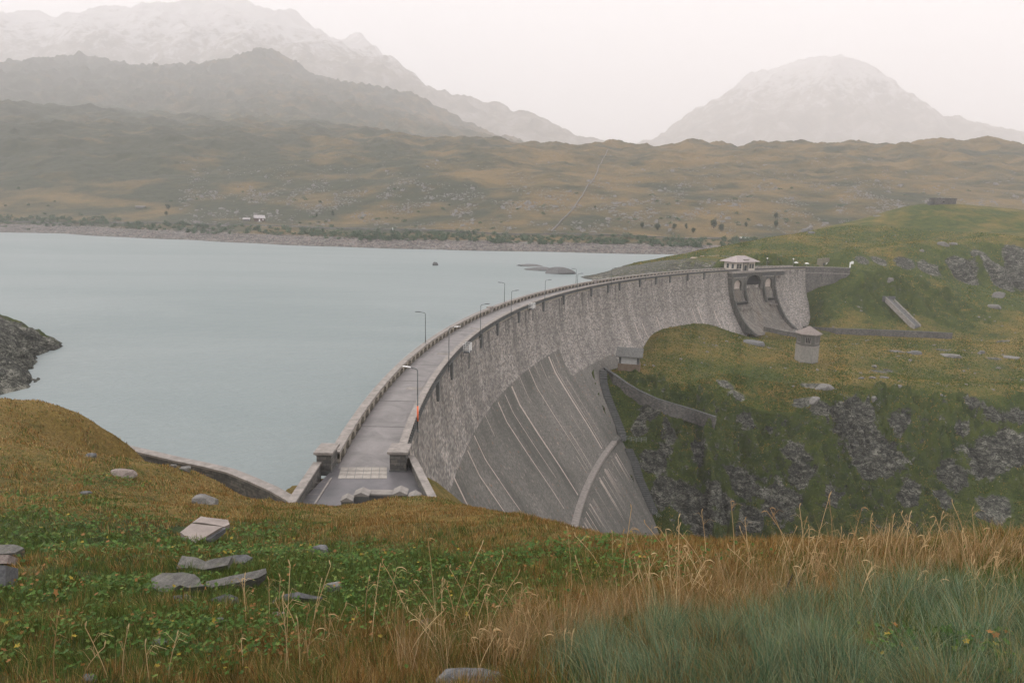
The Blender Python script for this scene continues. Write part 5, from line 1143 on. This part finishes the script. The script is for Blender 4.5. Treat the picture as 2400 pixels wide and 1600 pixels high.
def leafcloud(n, cx, cy, cz, rx, rz_, size, seed, up=.0):
    r_ = np.random.default_rng(seed); nb = max(4, n // 45); C = r_.normal(size=(nb, 3)); C /= np.linalg.norm(C, axis=1, keepdims=True); C *= r_.uniform(.15, .8, (nb, 1)); b_ = r_.integers(0, nb, n)
    P_ = C[b_] + r_.normal(size=(n, 3)) * .2; P_ = P_ * [rx, rx, rz_] + [cx, cy, cz]; P_[:, 2] = np.maximum(P_[:, 2], .05)
    d = r_.normal(size=(n, 2, 3)); d /= np.linalg.norm(d, axis=2, keepdims=True); d *= size * r_.uniform(.5, 1.2, (n, 1, 1))
    V = np.stack([P_ - d[:, 0] * .5, P_ + d[:, 1] * .5, P_ + d[:, 0] * .5], 1); return V.reshape(-1, 3)
def leaf_mat(name, a, b, sc=.5):
    t = NT(name); c = t.ramp(t.noise(sc, 4, .7), [(.35, a), (.65, b)]); t.b.inputs['Roughness'].default_value = .7; return t.col(c)
M_leaf = leaf_mat('dark_foliage', (.022, .042, .022), (.05, .085, .04), .4); M_bark = simple('bark', (.04, .03, .025), (.09, .075, .06), 2)
def tree_proto(h_, seed):
    t_ = empty('tree', (0, 0, 0)); m = MB().tube([(0, 0, -1), (.1, 0, h_ * .3), (.0, .1, h_ * .8)], [.3, .2, .06], 6)
    r_ = np.random.default_rng(seed)
    for i in range(5): a = r_.uniform(0, 6.28); z = h_ * r_.uniform(.25, .6); m.tube([(.05, 0, z), (math.cos(a) * h_ * .25, math.sin(a) * h_ * .25, z + h_ * .2)], [.1, .03], 5)
    m.build('trunk', M_bark, t_); V = leafcloud(1500, 0, 0, h_ * .55, h_ * .36, h_ * .46, .75, seed); me = bpy.data.meshes.new('crown'); fastmesh(me, V, np.arange(len(V)).reshape(-1, 3)); me.materials.append(M_leaf)
    o = bpy.data.objects.new('crown', me); COL.objects.link(o); o.parent = t_; return t_
TREES = [(1540, 540, 8, 'round dark tree, leftmost of those on the lower right far slope'), (1505, 534, 6, 'small tree left of the rocky scree on the far slope'), (1580, 538, 6.5, 'small round tree right of the leftmost one'), (1608, 536, 5, 'smallest tree between two bushier ones on the far slope'), (1672, 535, 10, 'tallest dark tree above the right shore'), (1690, 542, 8, 'broad tree touching the tallest one on its right'),
         (1625, 547, 6, 'low tree just above the far road'), (1748, 532, 5, 'lone small tree left of the pair near the hill crest'), (1818, 532, 7.5, 'lower tree of the pair beside the hill crest'), (1818, 512, 6.5, 'upper tree of the pair beside the hill crest'), (395, 492, 7, 'single dark tree on the left far slope'), (780, 506, 5.5, 'small dark tree right of the brown house'), (742, 508, 4, 'tiny tree nearer the brown house'), (390, 505, 5, 'low bushy tree below the single dark one on the left')]
protos = {}
for i, (a, b, h_, lb) in enumerate(TREES):
    kq = i % 4
    if kq not in protos: t_ = tree_proto(7, 40 + kq); protos[kq] = t_
    else:
        src = protos[kq]; t_ = src.copy(); COL.objects.link(t_)
        for ch in src.children: c_ = ch.copy(); COL.objects.link(c_); c_.parent = t_
    p = hh(a, b); t_.location = (p[0], p[1], float(HILL.h(p[0], p[1])) - .2); t_.scale = (h_ / 7,) * 3; t_.rotation_euler.z = i * 1.7; tag(t_, lb, 'tree', 'scattered trees on the far slope')
# shrubs along the shore: a belt of scrub nobody could count
def scatter_px(n, fx, fy, sheet, seed):
    r_ = np.random.default_rng(seed); out = []
    for i in range(n):
        a = fx(r_); b = fy(a, r_)
        out.append((a, b))
    return out
sx_ = [q[0] for q in shoreline]; sy_ = [q[1] for q in shoreline]
Vs = []; r_ = np.random.default_rng(12)
for i in range(1150):
    a = r_.uniform(-100, 2400); dn = .5 + .5 * float(perlin(np.array([a / 130.]), np.array([3.3]), 5)[0]) + (.25 if 1150 < a < 1650 or 820 < a < 1000 else 0)
    if r_.uniform() > dn + .1: continue
    b = np.interp(a, sx_, sy_) - r_.uniform(19, 38) + 2 * math.sin(a / 60); p = hh(a, b); z = float(HILL.h(p[0], p[1])); rr = r_.uniform(2.2, 5.0)
    Vs.append(leafcloud(150, p[0], p[1], rr * .3, rr, rr * .75, 1.3, 900 + i) + [0, 0, z]); 
for i in range(260):
    a = r_.uniform(-50, 2350); b = r_.uniform(440, 540); 
    if perlin(np.array([a / 90.]), np.array([b / 28.]), 15)[0] < .12: continue
    p = hh(a, b); rr = r_.uniform(1.5, 4.5); Vs.append(leafcloud(110, p[0], p[1], rr * .2, rr * 1.3, rr * .6, 1.3, 2900 + i) + [0, 0, float(HILL.h(p[0], p[1]))])
Vs = np.concatenate(Vs); me = bpy.data.meshes.new('shore_scrub'); fastmesh(me, Vs, np.arange(len(Vs)).reshape(-1, 3)); me.materials.append(leaf_mat('scrub_leaves', (.04, .075, .04), (.075, .125, .062), .08)); o = bpy.data.objects.new('shore_scrub', me); COL.objects.link(o); tag(o, 'green scrub along the far shore and lower slope', 'scrub', kind='stuff')
# scree
r_ = np.random.default_rng(5); n = 15000; A = r_.uniform(420, 2450, n); B_ = 478 + r_.normal(size=n) * 34 + 14 * np.sin(A / 170); B_ = np.where(r_.uniform(size=n) < .22, r_.uniform(360, 560, n), B_)
az_ = []; keep = (B_ < 550) & (B_ > 355) & (perlin(A / 70, B_ / 26, 9) + .55 * perlin(A / 22, B_ / 9, 19) > .06); A = A[keep]; B_ = B_[keep]
rows = np.arange(350, 560, 3); cols = np.arange(410, 2470, 30); HG = np.array([[hh(c, r_2) for c in cols] for r_2 in rows])
fi = (B_ - 350) / 3; fj = (A - 410) / 30; i0 = np.clip(fi.astype(int), 0, len(rows) - 2); j0 = np.clip(fj.astype(int), 0, len(cols) - 2); ti = (fi - i0)[:, None]; tj = (fj - j0)[:, None]
PX = (HG[i0, j0] * (1 - ti) * (1 - tj) + HG[i0 + 1, j0] * ti * (1 - tj) + HG[i0, j0 + 1] * (1 - ti) * tj + HG[i0 + 1, j0 + 1] * ti * tj); PX[:, 2] = HILL.h(PX[:, 0], PX[:, 1])
def debris(P_, sz, seed, name, mat, label, cat):
    r_ = np.random.default_rng(seed); n = len(P_); base = np.array([(-1, -1, -.6), (1, -1, -.6), (1, 1, -.6), (-1, 1, -.6), (-.7, -.7, .6), (.7, -.7, .55), (.7, .6, .6), (-.6, .7, .5)])
    V = base[None] * (1 + r_.uniform(-.35, .35, (n, 8, 3))) * (sz * r_.uniform(.5, 1.3, (n, 1, 3)))[:] ; an = r_.uniform(0, 6.28, n); c, s_ = np.cos(an)[:, None], np.sin(an)[:, None]
    V = np.stack([V[..., 0] * c - V[..., 1] * s_, V[..., 0] * s_ + V[..., 1] * c, V[..., 2]], -1) + P_[:, None]
    q = np.array([(0, 1, 5, 4), (1, 2, 6, 5), (2, 3, 7, 6), (3, 0, 4, 7), (4, 5, 6, 7)]); Q = (q[None] + np.arange(n)[:, None, None] * 8).reshape(-1, 4)
    me = bpy.data.meshes.new(name); fastmesh(me, V.reshape(-1, 3), Q); me.materials.append(mat); o = bpy.data.objects.new(name, me); COL.objects.link(o); tag(o, label, cat, kind='stuff')
debris(PX, (r_.pareto(2.6, (len(PX), 1, 1)) * .5 + .55).clip(0, 2.6), 3, 'scree', M_scree, 'pale scree and boulders strewn over the far hillside', 'scree')
n = 5000; A = r_.uniform(-50, 2300, n); B_ = np.interp(A, sx_, sy_) - r_.uniform(1, 24, n); rows = np.linspace(1, 26, 12)
PB = np.array([[hh(c, np.interp(c, sx_, sy_) - q) for c in np.arange(-60, 2330, 60)] for q in rows]); fi = (np.interp(A, sx_, sy_) - B_ - 1) / 25 * 11; fj = (A + 60) / 60; i0 = np.clip(fi.astype(int), 0, 10); j0 = np.clip(fj.astype(int), 0, PB.shape[1] - 2); ti = (fi - i0)[:, None]; tj = (fj - j0)[:, None]
PQ = PB[i0, j0] * (1 - ti) * (1 - tj) + PB[i0 + 1, j0] * ti * (1 - tj) + PB[i0, j0 + 1] * (1 - ti) * tj + PB[i0 + 1, j0 + 1] * ti * tj; PQ[:, 2] = HILL.h(PQ[:, 0], PQ[:, 1])
debris(PQ, r_.uniform(.2, .8, (n, 1, 1)), 6, 'shore_rubble', M_rkb, 'pinkish rubble on the bare lake shore', 'rubble')

r_ = np.random.default_rng(31); n = 2600; aa = np.radians(r_.uniform(5, 40, n)); rr_ = np.exp(r_.uniform(math.log(165), math.log(460), n)); px_, py_ = rr_ * np.sin(aa), rr_ * np.cos(aa); pz_ = NEAR.h(px_, py_)
k_ = (pz_ > -40) & (perlin(px_ / 16, py_ / 9, 33) + .5 * perlin(px_ / 4, py_ / 3, 34) > .32) & ((np.hypot(px_ - CX, py_ - CY) < R0 - 22) | (np.hypot(px_ - CX, py_ - CY) > R0 + 12)) & (pz_ > -27 + 0)
debris(np.stack([px_, py_, pz_], 1)[k_], r_.uniform(.12, .62, (k_.sum(), 1, 1)), 7, 'scattered_stones', M_rkl, 'small pale stones scattered over the promontory and slopes', 'stones')
# ---------------------------------------------------------------- grass
def blades(n, azr, rr, hfun, wfun, cfun, seed, name, label, cat, mask=None, lean=.75, bend=.5, wind=(-.12, .02), pw=0.0, seg=2, ext=None):
    r_ = np.random.default_rng(seed); az = np.radians(r_.uniform(azr[0], azr[1], n)); u = r_.uniform(size=n); lr = np.log(rr[0]) + (np.log(rr[1]) - np.log(rr[0])) * u ** (1 / (1 + pw)); r = np.exp(lr); x = r * np.sin(az); y = r * np.cos(az)
    if ext is not None: x, y = ext; n = len(x); r = np.hypot(x, y)
    z = NEAR.h(x, y)
    if mask is not None: k = mask(x, y, z, r_); x, y, z, r = x[k], y[k], z[k], r[k]; n = len(x)
    hgt = hfun(x, y, r, r_); wd = wfun(r, r_); cl = cfun(x, y, z, r_)
    ts = .16 + .02 * r; a = 2.2 * PI * fbm(x / (ts * 1.6), y / (ts * 1.6), 2, seed + 200) + r_.normal(size=n) * .9; lx = np.cos(a) * lean * r_.uniform(.1, 1, n) + wind[0]; ly = np.sin(a) * lean * r_.uniform(.1, 1, n) + wind[1]; hgt = hgt * (.62 + .75 * np.clip(perlin(x / ts, y / ts, seed + 210) + .35, 0, 1.1))
    f = np.arctan2(y, x) + r_.uniform(-.9, .9, n); sx, sy = -np.sin(f) * wd / 2, np.cos(f) * wd / 2
    V = np.empty((n, 5, 3), np.float32)
    for k_, t_, ww in ((0, 0.0, 1.0), (2, .55, .8)):
        bx = x + lx * hgt * t_ * (1 - bend + bend * t_); by = y + ly * hgt * t_ * (1 - bend + bend * t_); bz = z - .02 + hgt * t_ * (1 - .15 * t_)
        V[:, k_] = np.stack([bx - sx * ww, by - sy * ww, bz], 1); V[:, k_ + 1] = np.stack([bx + sx * ww, by + sy * ww, bz], 1)
    V[:, 4] = np.stack([x + lx * hgt, y + ly * hgt, z + hgt * (1 - .35 * np.hypot(lx, ly))], 1)
    me = bpy.data.meshes.new(name); idx = np.arange(n)[:, None] * 5
    tri = np.concatenate([idx + [0, 1, 3], idx + [0, 3, 2], idx + [2, 3, 4]], 0)
    fastmesh(me, V.reshape(-1, 3), tri, {'tint': np.repeat(cl, 5, 0)}); me.materials.append(M_grass); o = bpy.data.objects.new(name, me); COL.objects.link(o); tag(o, label, cat, kind='stuff'); return o
t = NT('grass_blades'); t.b.inputs['Roughness'].default_value = .6; t.b.inputs['Specular IOR Level'].default_value = .2; at_ = t.attr('tint'); t.l(at_.outputs['Color'], t.b.inputs['Base Color']); M_grass = t.m
tr = t.n('ShaderNodeBsdfTranslucent'); t.l(at_.outputs['Color'], tr.inputs[0]); ms = t.n('ShaderNodeMixShader'); ms.inputs[0].default_value = .3; t.l(t.b.outputs[0], ms.inputs[1]); t.l(tr.outputs[0], ms.inputs[2]); t.l(ms.outputs[0], t.t.nodes['Material Output'].inputs[0])
GREEN = np.array([(.068, .120, .026), (.108, .150, .034), (.16, .18, .045)]); DRY = np.array([(.32, .185, .052), (.38, .25, .09), (.24, .18, .06), (.45, .33, .15), (.31, .145, .042), (.20, .105, .035)]); TEAL = np.array([(.085, .155, .075), (.125, .20, .11), (.21, .27, .17), (.30, .29, .15)])
TZ = [(ground_hit(a, b, 2, 40), rd) for a, b, rd in ((1500, 1560, .9), (1750, 1520, 1.1), (1350, 1590, .6), (2000, 1480, 1.0), (2250, 1440, 1.1), (2400, 1540, 1.2), (1650, 1590, .9), (2100, 1590, 1.0), (2050, 1420, .6), (1950, 1590, .8))]
def tealness(x, y):
    k = np.zeros_like(x)
    for p, rd in TZ: k = np.maximum(k, np.exp(-((x - p[0]) ** 2 + (y - p[1]) ** 2) / rd ** 2))
    return k * (.8 + .7 * fbm(x / 1.1, y / 1.1, 3, 90))
def gcol(x, y, z, r_):
    n = len(x); d = zone_dry(x, y) * .8 + .1 + .34 * fbm(x / 1.6, y / 1.6, 4, 55) + .55 * fbm(x / 6, y / 6, 3, 57) - .03 + .3 * fbm(x / .35, y / .35, 2, 56) + r_.normal(size=n) * .15
    isd = d > .50; tl = tealness(x, y) > r_.uniform(.3, .9, n); c = np.where(isd[:, None], DRY[r_.integers(0, 6, n)], GREEN[r_.integers(0, 3, n)]); c = np.where((tl & (d < .62))[:, None], TEAL[r_.integers(0, 4, n)], c)
    return c * r_.uniform(.35, 1.25, (n, 1))
AVO = [(500, 1315, .45), (553, 1352, .35), (420, 1368, .3), (472, 1245, .9), (690, 1402, .3), (1110, 1580, .3), (10, 1300, .5)]
AV = [(ground_hit(a, b, 2, 60), rd) for a, b, rd in AVO]
def gmask(x, y, z, r_):
    k = ~((y > 44) & (x > -36) & (x < -2))
    k |= (y > 44) & (y < 62) & (x > -36) & (x < -19.5)
    for p, rd in AV: k &= (x - p[0]) ** 2 + (y - p[1]) ** 2 > rd ** 2
    return k & (z > -5)
def ghgt(x, y, r, r_): return (.11 + .11 * np.clip(fbm(x / 2.5, y / 2.5, 3, 66) + .4, 0, 1.2) + .16 * tealness(x, y)) * r_.uniform(.5, 1.3, len(x)) * (.65 + .35 * sstep(2, 7, r))
blades(560000, (-46, 46), (2.0, 62), ghgt, lambda r, r_: np.maximum(.0035, r * .0007) * r_.uniform(.7, 1.4, len(r)), gcol, 1, 'grass', 'mixed green and rust-coloured meadow grass covering the near hillside', 'grass', gmask, pw=.15)
# taller straw-coloured grass on the right brow and middle
ZS = [(ground_hit(a, b, 2, 40), rd) for a, b, rd in ((1650, 1440, .8), (1500, 1440, .7), (1850, 1400, .9), (2100, 1350, 1.2), (2250, 1320, 1.2), (2380, 1330, 1.3), (1350, 1500, .6), (1200, 1540, .6), (2000, 1360, 1.0), (1000, 1560, .5), (1750, 1360, .7), (2150, 1300, 1.0), (2300, 1295, 1.0))]
def smask(x, y, z, r_):
    k = np.zeros_like(x)
    for p, rd in ZS: k = np.maximum(k, np.exp(-((x - p[0]) ** 2 + (y - p[1]) ** 2) / rd ** 2))
    return k * (.8 + .9 * fbm(x / .7, y / .7, 3, 87)) > r_.uniform(.3, 1.3, len(x))
blades(110000, (-10, 44), (3.0, 16), lambda x, y, r, r_: r_.uniform(.2, .55, len(x)), lambda r, r_: np.maximum(.003, r * .0005) * r_.uniform(.7, 1.3, len(r)), lambda x, y, z, r_: (np.array([(.36, .22, .10), (.42, .29, .14), (.24, .17, .06), (.50, .37, .21)])[r_.integers(0, 4, len(x))] * r_.uniform(.6, 1.1, (len(x), 1))), 2, 'dry_grass', 'tall dry orange-tan grass swaying on the right brow', 'grass', smask, lean=.7, wind=(-.1, 0))
# teal tussock grass
blades(150000, (5, 44), (2.2, 8), lambda x, y, r, r_: r_.uniform(.18, .42, len(x)), lambda r, r_: np.maximum(.0028, r * .0006) * r_.uniform(.7, 1.2, len(r)), lambda x, y, z, r_: np.where((fbm(x / .6, y / .6, 3, 89) + r_.normal(size=len(x)) * .2 > .22)[:, None], np.array([(.30, .21, .09), (.20, .19, .07)])[r_.integers(0, 2, len(x))], TEAL[r_.integers(0, 4, len(x))]) * r_.uniform(.55, 1.3, (len(x), 1)), 8, 'tussock_grass', 'fine blue-green tussock grass filling the lower right corner', 'grass', lambda x, y, z, r_: tealness(x, y) * (.75 + .9 * fbm(x / .5, y / .5, 3, 88)) > r_.uniform(.2, 1.0, len(x)), lean=.8, wind=(-.22, .05))
# rough grass and heather on the promontory and slopes
def fcol(x, y, z, r_):
    n = len(x); d = .5 + .25 * fbm(x / 30, y / 14, 4, 77) + .35 * fbm(x / 3, y / 3, 3, 78) + r_.normal(size=n) * .1
    return np.where((d > .6)[:, None], np.array([(.27, .175, .04), (.37, .25, .075), (.18, .145, .032)])[r_.integers(0, 3, n)], np.array([(.038, .072, .010), (.085, .12, .016), (.135, .155, .026)])[r_.integers(0, 3, n)]) * r_.uniform(.7, 1.15, (n, 1))
def rockat(x, y):
    a = np.arctan2(x, y); r = np.log(np.hypot(x, y)); ia = np.clip(np.interp(a, NEAR.az, np.arange(NEAR.na)), 0, NEAR.na - 1).astype(int); ir = np.clip(np.interp(r, NEAR.lr, np.arange(NEAR.nr)), 0, NEAR.nr - 1).astype(int); return rock[ir, ia]
def fmask(x, y, z, r_):
    dm = np.hypot(x - CX, y - CY); th = np.degrees(np.arctan2(y - CY, x - CX)) % 360
    ins = (dm < R0 - 7) & (dm > R0 - np.interp(z, PZ, PO)) ; off = (dm > R0 - 7) & (dm < R0 + 2) & (th > 117.5)
    return (z > -5.2 + np.where(dm < R0, -100, 0)) & (rockat(x, y) < .3 + r_.normal(size=len(x)) * .08) & ~ins & ~off
blades(330000, (-1, 40), (130, 470), lambda x, y, r, r_: r_.uniform(.12, .42, len(x)), lambda r, r_: r * .0011 * r_.uniform(.6, 1.3, len(r)), fcol, 3, 'rough_grass', 'rough grass on the promontory and the hills around the dam', 'grass', fmask, lean=.6, wind=(0, 0))

blades(170000, (5, 40), (140, 225), lambda x, y, r, r_: r_.uniform(.12, .5, len(x)), lambda r, r_: r * .0013 * r_.uniform(.6, 1.3, len(r)), lambda x, y, z, r_: fcol(x, y, z, r_) * .85, 13, 'ledge_grass', 'mossy grass growing on the ledges of the cliff below the promontory', 'grass', lambda x, y, z, r_: fmask(x, y, z, r_) & (z < -26), lean=.8, wind=(0, 0))
# broad-leaved weeds
def weeds(n, zones, seed):
    r_ = np.random.default_rng(seed); zi = r_.integers(0, len(zones), n); P_ = np.array([ground_hit(a, b, 2, 60)[:2] for a, b, rd in zones]); rd = np.array([q[2] for q in zones])
    x = P_[zi, 0] + r_.normal(size=n) * rd[zi] * .55; y = P_[zi, 1] + r_.normal(size=n) * rd[zi] * .55; k = fbm(x / .5, y / .5, 3, 44) > -.12; k &= gmask(x, y, np.zeros(n), r_); x, y = x[k], y[k]; n = len(x); r = np.hypot(x, y)
    z = NEAR.h(x, y) + r_.uniform(.04, .2, n); s_ = r_.uniform(.014, .034, n) * np.clip(r / 9, .8, 2.2); a = r_.uniform(0, 2 * PI, n)
    ux = np.stack([np.cos(a), np.sin(a), r_.normal(size=n) * .35], 1); vx = np.stack([-np.sin(a), np.cos(a), r_.normal(size=n) * .45], 1); c = np.stack([x, y, z], 1)
    angs = np.linspace(0, 2 * PI, 10, endpoint=False); rads = np.array([1, .55, .95, .5, .9, .45, .9, .5, .95, .55]); V = c[:, None] + (ux[:, None] * (np.cos(angs) * rads)[None, :, None] + vx[:, None] * (np.sin(angs) * rads)[None, :, None]) * s_[:, None, None]
    V = np.concatenate([c[:, None] - np.array([0, 0, .008]), V], 1); q = np.array([(0, i + 1, (i + 1) % 10 + 1) for i in range(10)]); Q = (q[None] + np.arange(n)[:, None, None] * 11).reshape(-1, 3)
    pal = np.array([(.07, .14, .024), (.10, .175, .034), (.055, .11, .022), (.15, .20, .045), (.36, .27, .04), (.30, .15, .05)]); cl = pal[r_.choice(6, n, p=[.3, .26, .22, .15, .02, .05])] * r_.uniform(.6, 1.15, (n, 1))
    me = bpy.data.meshes.new('weeds'); fastmesh(me, V.reshape(-1, 3), Q, {'tint': np.repeat(cl, 11, 0)}); me.materials.append(M_grass); o = bpy.data.objects.new('weeds', me); COL.objects.link(o); tag(o, 'broad-leaved green weeds with yellowing leaves around the stone pile', 'weeds', kind='stuff')
weeds(17000, [(200, 1270, 3), (330, 1290, 2.5), (100, 1230, 4), (60, 1180, 4), (540, 1250, 2.5), (600, 1300, 1.5), (300, 1380, 1.5), (150, 1400, 1.5), (450, 1480, 1.0), (900, 1330, 2), (1000, 1370, 1.5), (800, 1400, 1.2), (1250, 1300, 1.6), (1330, 1300, 1.5), (820, 1310, 2), (1080, 1440, 1), (700, 1480, 1), (1500, 1330, 1.2), (500, 1530, .7), (150, 1500, 1.2), (2200, 1560, .5), (250, 1130, 2)], 9)

# tall seed stalks
def stalks():
    m = MB(); r_ = np.random.default_rng(21); S_ = []
    KEY = [(1590, 1475, 1590, 1215), (1583, 1470, 1592, 1235), (1575, 1440, 1560, 1240), (1455, 1400, 1480, 1190), (1540, 1470, 1480, 1240), (1500, 1470, 1460, 1250), (670, 1600, 680, 1325), (680, 1600, 662, 1400), (720, 1560, 775, 1325), (705, 1600, 698, 1455), (870, 1520, 890, 1330), (905, 1500, 930, 1330), (1020, 1470, 1003, 1262), (1060, 1480, 1130, 1275), (1110, 1500, 1180, 1300), (1140, 1500, 1215, 1345), (960, 1540, 1040, 1430),
           (128, 1600, 136, 1445), (195, 1600, 245, 1515), (255, 1600, 200, 1470), (290, 1600, 300, 1475), (395, 1600, 415, 1490), (350, 1600, 340, 1510), (1340, 1390, 1330, 1240), (1380, 1430, 1350, 1310), (1900, 1350, 1945, 1160), (1948, 1300, 1942, 1165), (1850, 1320, 1805, 1190), (1895, 1320, 1897, 1240), (2030, 1350, 2042, 1210), (2120, 1330, 2133, 1205), (2090, 1300, 2094, 1210), (2285, 1290, 2278, 1195), (1990, 1300, 2020, 1190), (1670, 1430, 1600, 1280), (1700, 1430, 1620, 1360), (1770, 1350, 1735, 1240), (1830, 1330, 1865, 1240), (2150, 1320, 2190, 1225), (1960, 1340, 1990, 1250), (2010, 1340, 1975, 1260), (1290, 1560, 1240, 1440), (1180, 1590, 1210, 1440)]
    for i in range(150): a = r_.uniform(550, 2400); b = r_.uniform(1430, 1600) if a < 1400 else r_.uniform(1300, 1450); S_.append((a, b, a + r_.normal() * 30, b - r_.uniform(50, 130)))
    for (a, b, c, d) in KEY + S_:
        p = ground_hit(a, min(b, 1598), 2.2, 30); q = at(c, d, p[1] + r_.uniform(-.2, .2)); q[2] = max(q[2], p[2] + .25); n = 7; dr = r_.uniform(-.10, .10); w0 = max(.0024, p[1] * .00045); pts_ = []
        for k_ in range(n + 1): f = k_ / n; pts_.append((p[0] + (q[0] - p[0]) * f ** 1.4, p[1] + (q[1] - p[1]) * f, p[2] + (q[2] - p[2]) * (f ** .95)))
        sg = 1 if r_.uniform() > .4 else -1; L_ = r_.uniform(.03, .08) if r_.uniform() < .35 else 0
        for k_ in range(1, 5): f = k_ / 4; pts_.append((q[0] + sg * (L_ + .012) * f, q[1], q[2] + (L_ * .25 * math.sin(f * 2.2) - L_ * .5 * f * f if L_ else .05 * f)))
        rads = [w0] * (n + 1) + [w0 * 1.4, w0 * 1.9, w0 * 1.5, w0 * .5]; m.tube(pts_, rads, 4)
        for k_ in range(3):
            a0 = r_.uniform(.55, .95); b0 = pts_[int(a0 * n)]; s2 = r_.uniform(-1, 1) * .12; m.tube([b0, (b0[0] + s2 * .6, b0[1], b0[2] + .08), (b0[0] + s2 * 1.4, b0[1], b0[2] + .05)], [w0 * .6, w0 * .5, w0 * .3], 3)
    t = NT('straw'); c = t.ramp(t.noise(1.5, 3), [(.35, (.38, .24, .11)), (.65, (.62, .47, .26))]); o = m.build('straw_stalks', t.col(c)); tag(o, 'tall bleached seed stalks rising above the foreground grass', 'grass', kind='stuff')
stalks()
p = ground_hit(1822, 1425, 2, 30); q = at(1858, 1345, p[1]); t_ = empty('dock_plant', tuple(p)); tag(t_, 'single dark seed spike leaning right in the foreground grass', 'plant'); d = q - p
MB().tube([(0, 0, 0), tuple(d * .55), tuple(d)], [.008, .007, .004], 6).build('stem', M_bark, t_)
V = leafcloud(260, 0, 0, .5, .1, .5, .03, 5); V = V * [.28, .28, 1]; f = np.clip(V[:, 2:3] * 1.0, 0, 1.1); V = np.concatenate([V[:, :2], V[:, 2:3] * 0], 1) + d[None] * (.45 + .6 * f); me = bpy.data.meshes.new('seed_head'); fastmesh(me, V, np.arange(len(V)).reshape(-1, 3)); me.materials.append(M_bark); o = bpy.data.objects.new('seed_head', me); COL.objects.link(o); o.parent = t_
# ---------------------------------------------------------------- haze
hz = NT('haze_air'); hz.t.nodes.remove(hz.b)
pv = hz.n('ShaderNodeVolumePrincipled'); pv.inputs['Color'].default_value = (1.0, .982, .988, 1); pv.inputs['Density'].default_value = .00020
pv.inputs['Anisotropy'].default_value = 0.0
hz.l(pv.outputs[0], hz.t.nodes['Material Output'].inputs['Volume'])
mb = MB().box(-12000, 12000, -400, 12400, -110, 4600); hob = mb.build('haze', hz.m); tag(hob, kind='stuff')
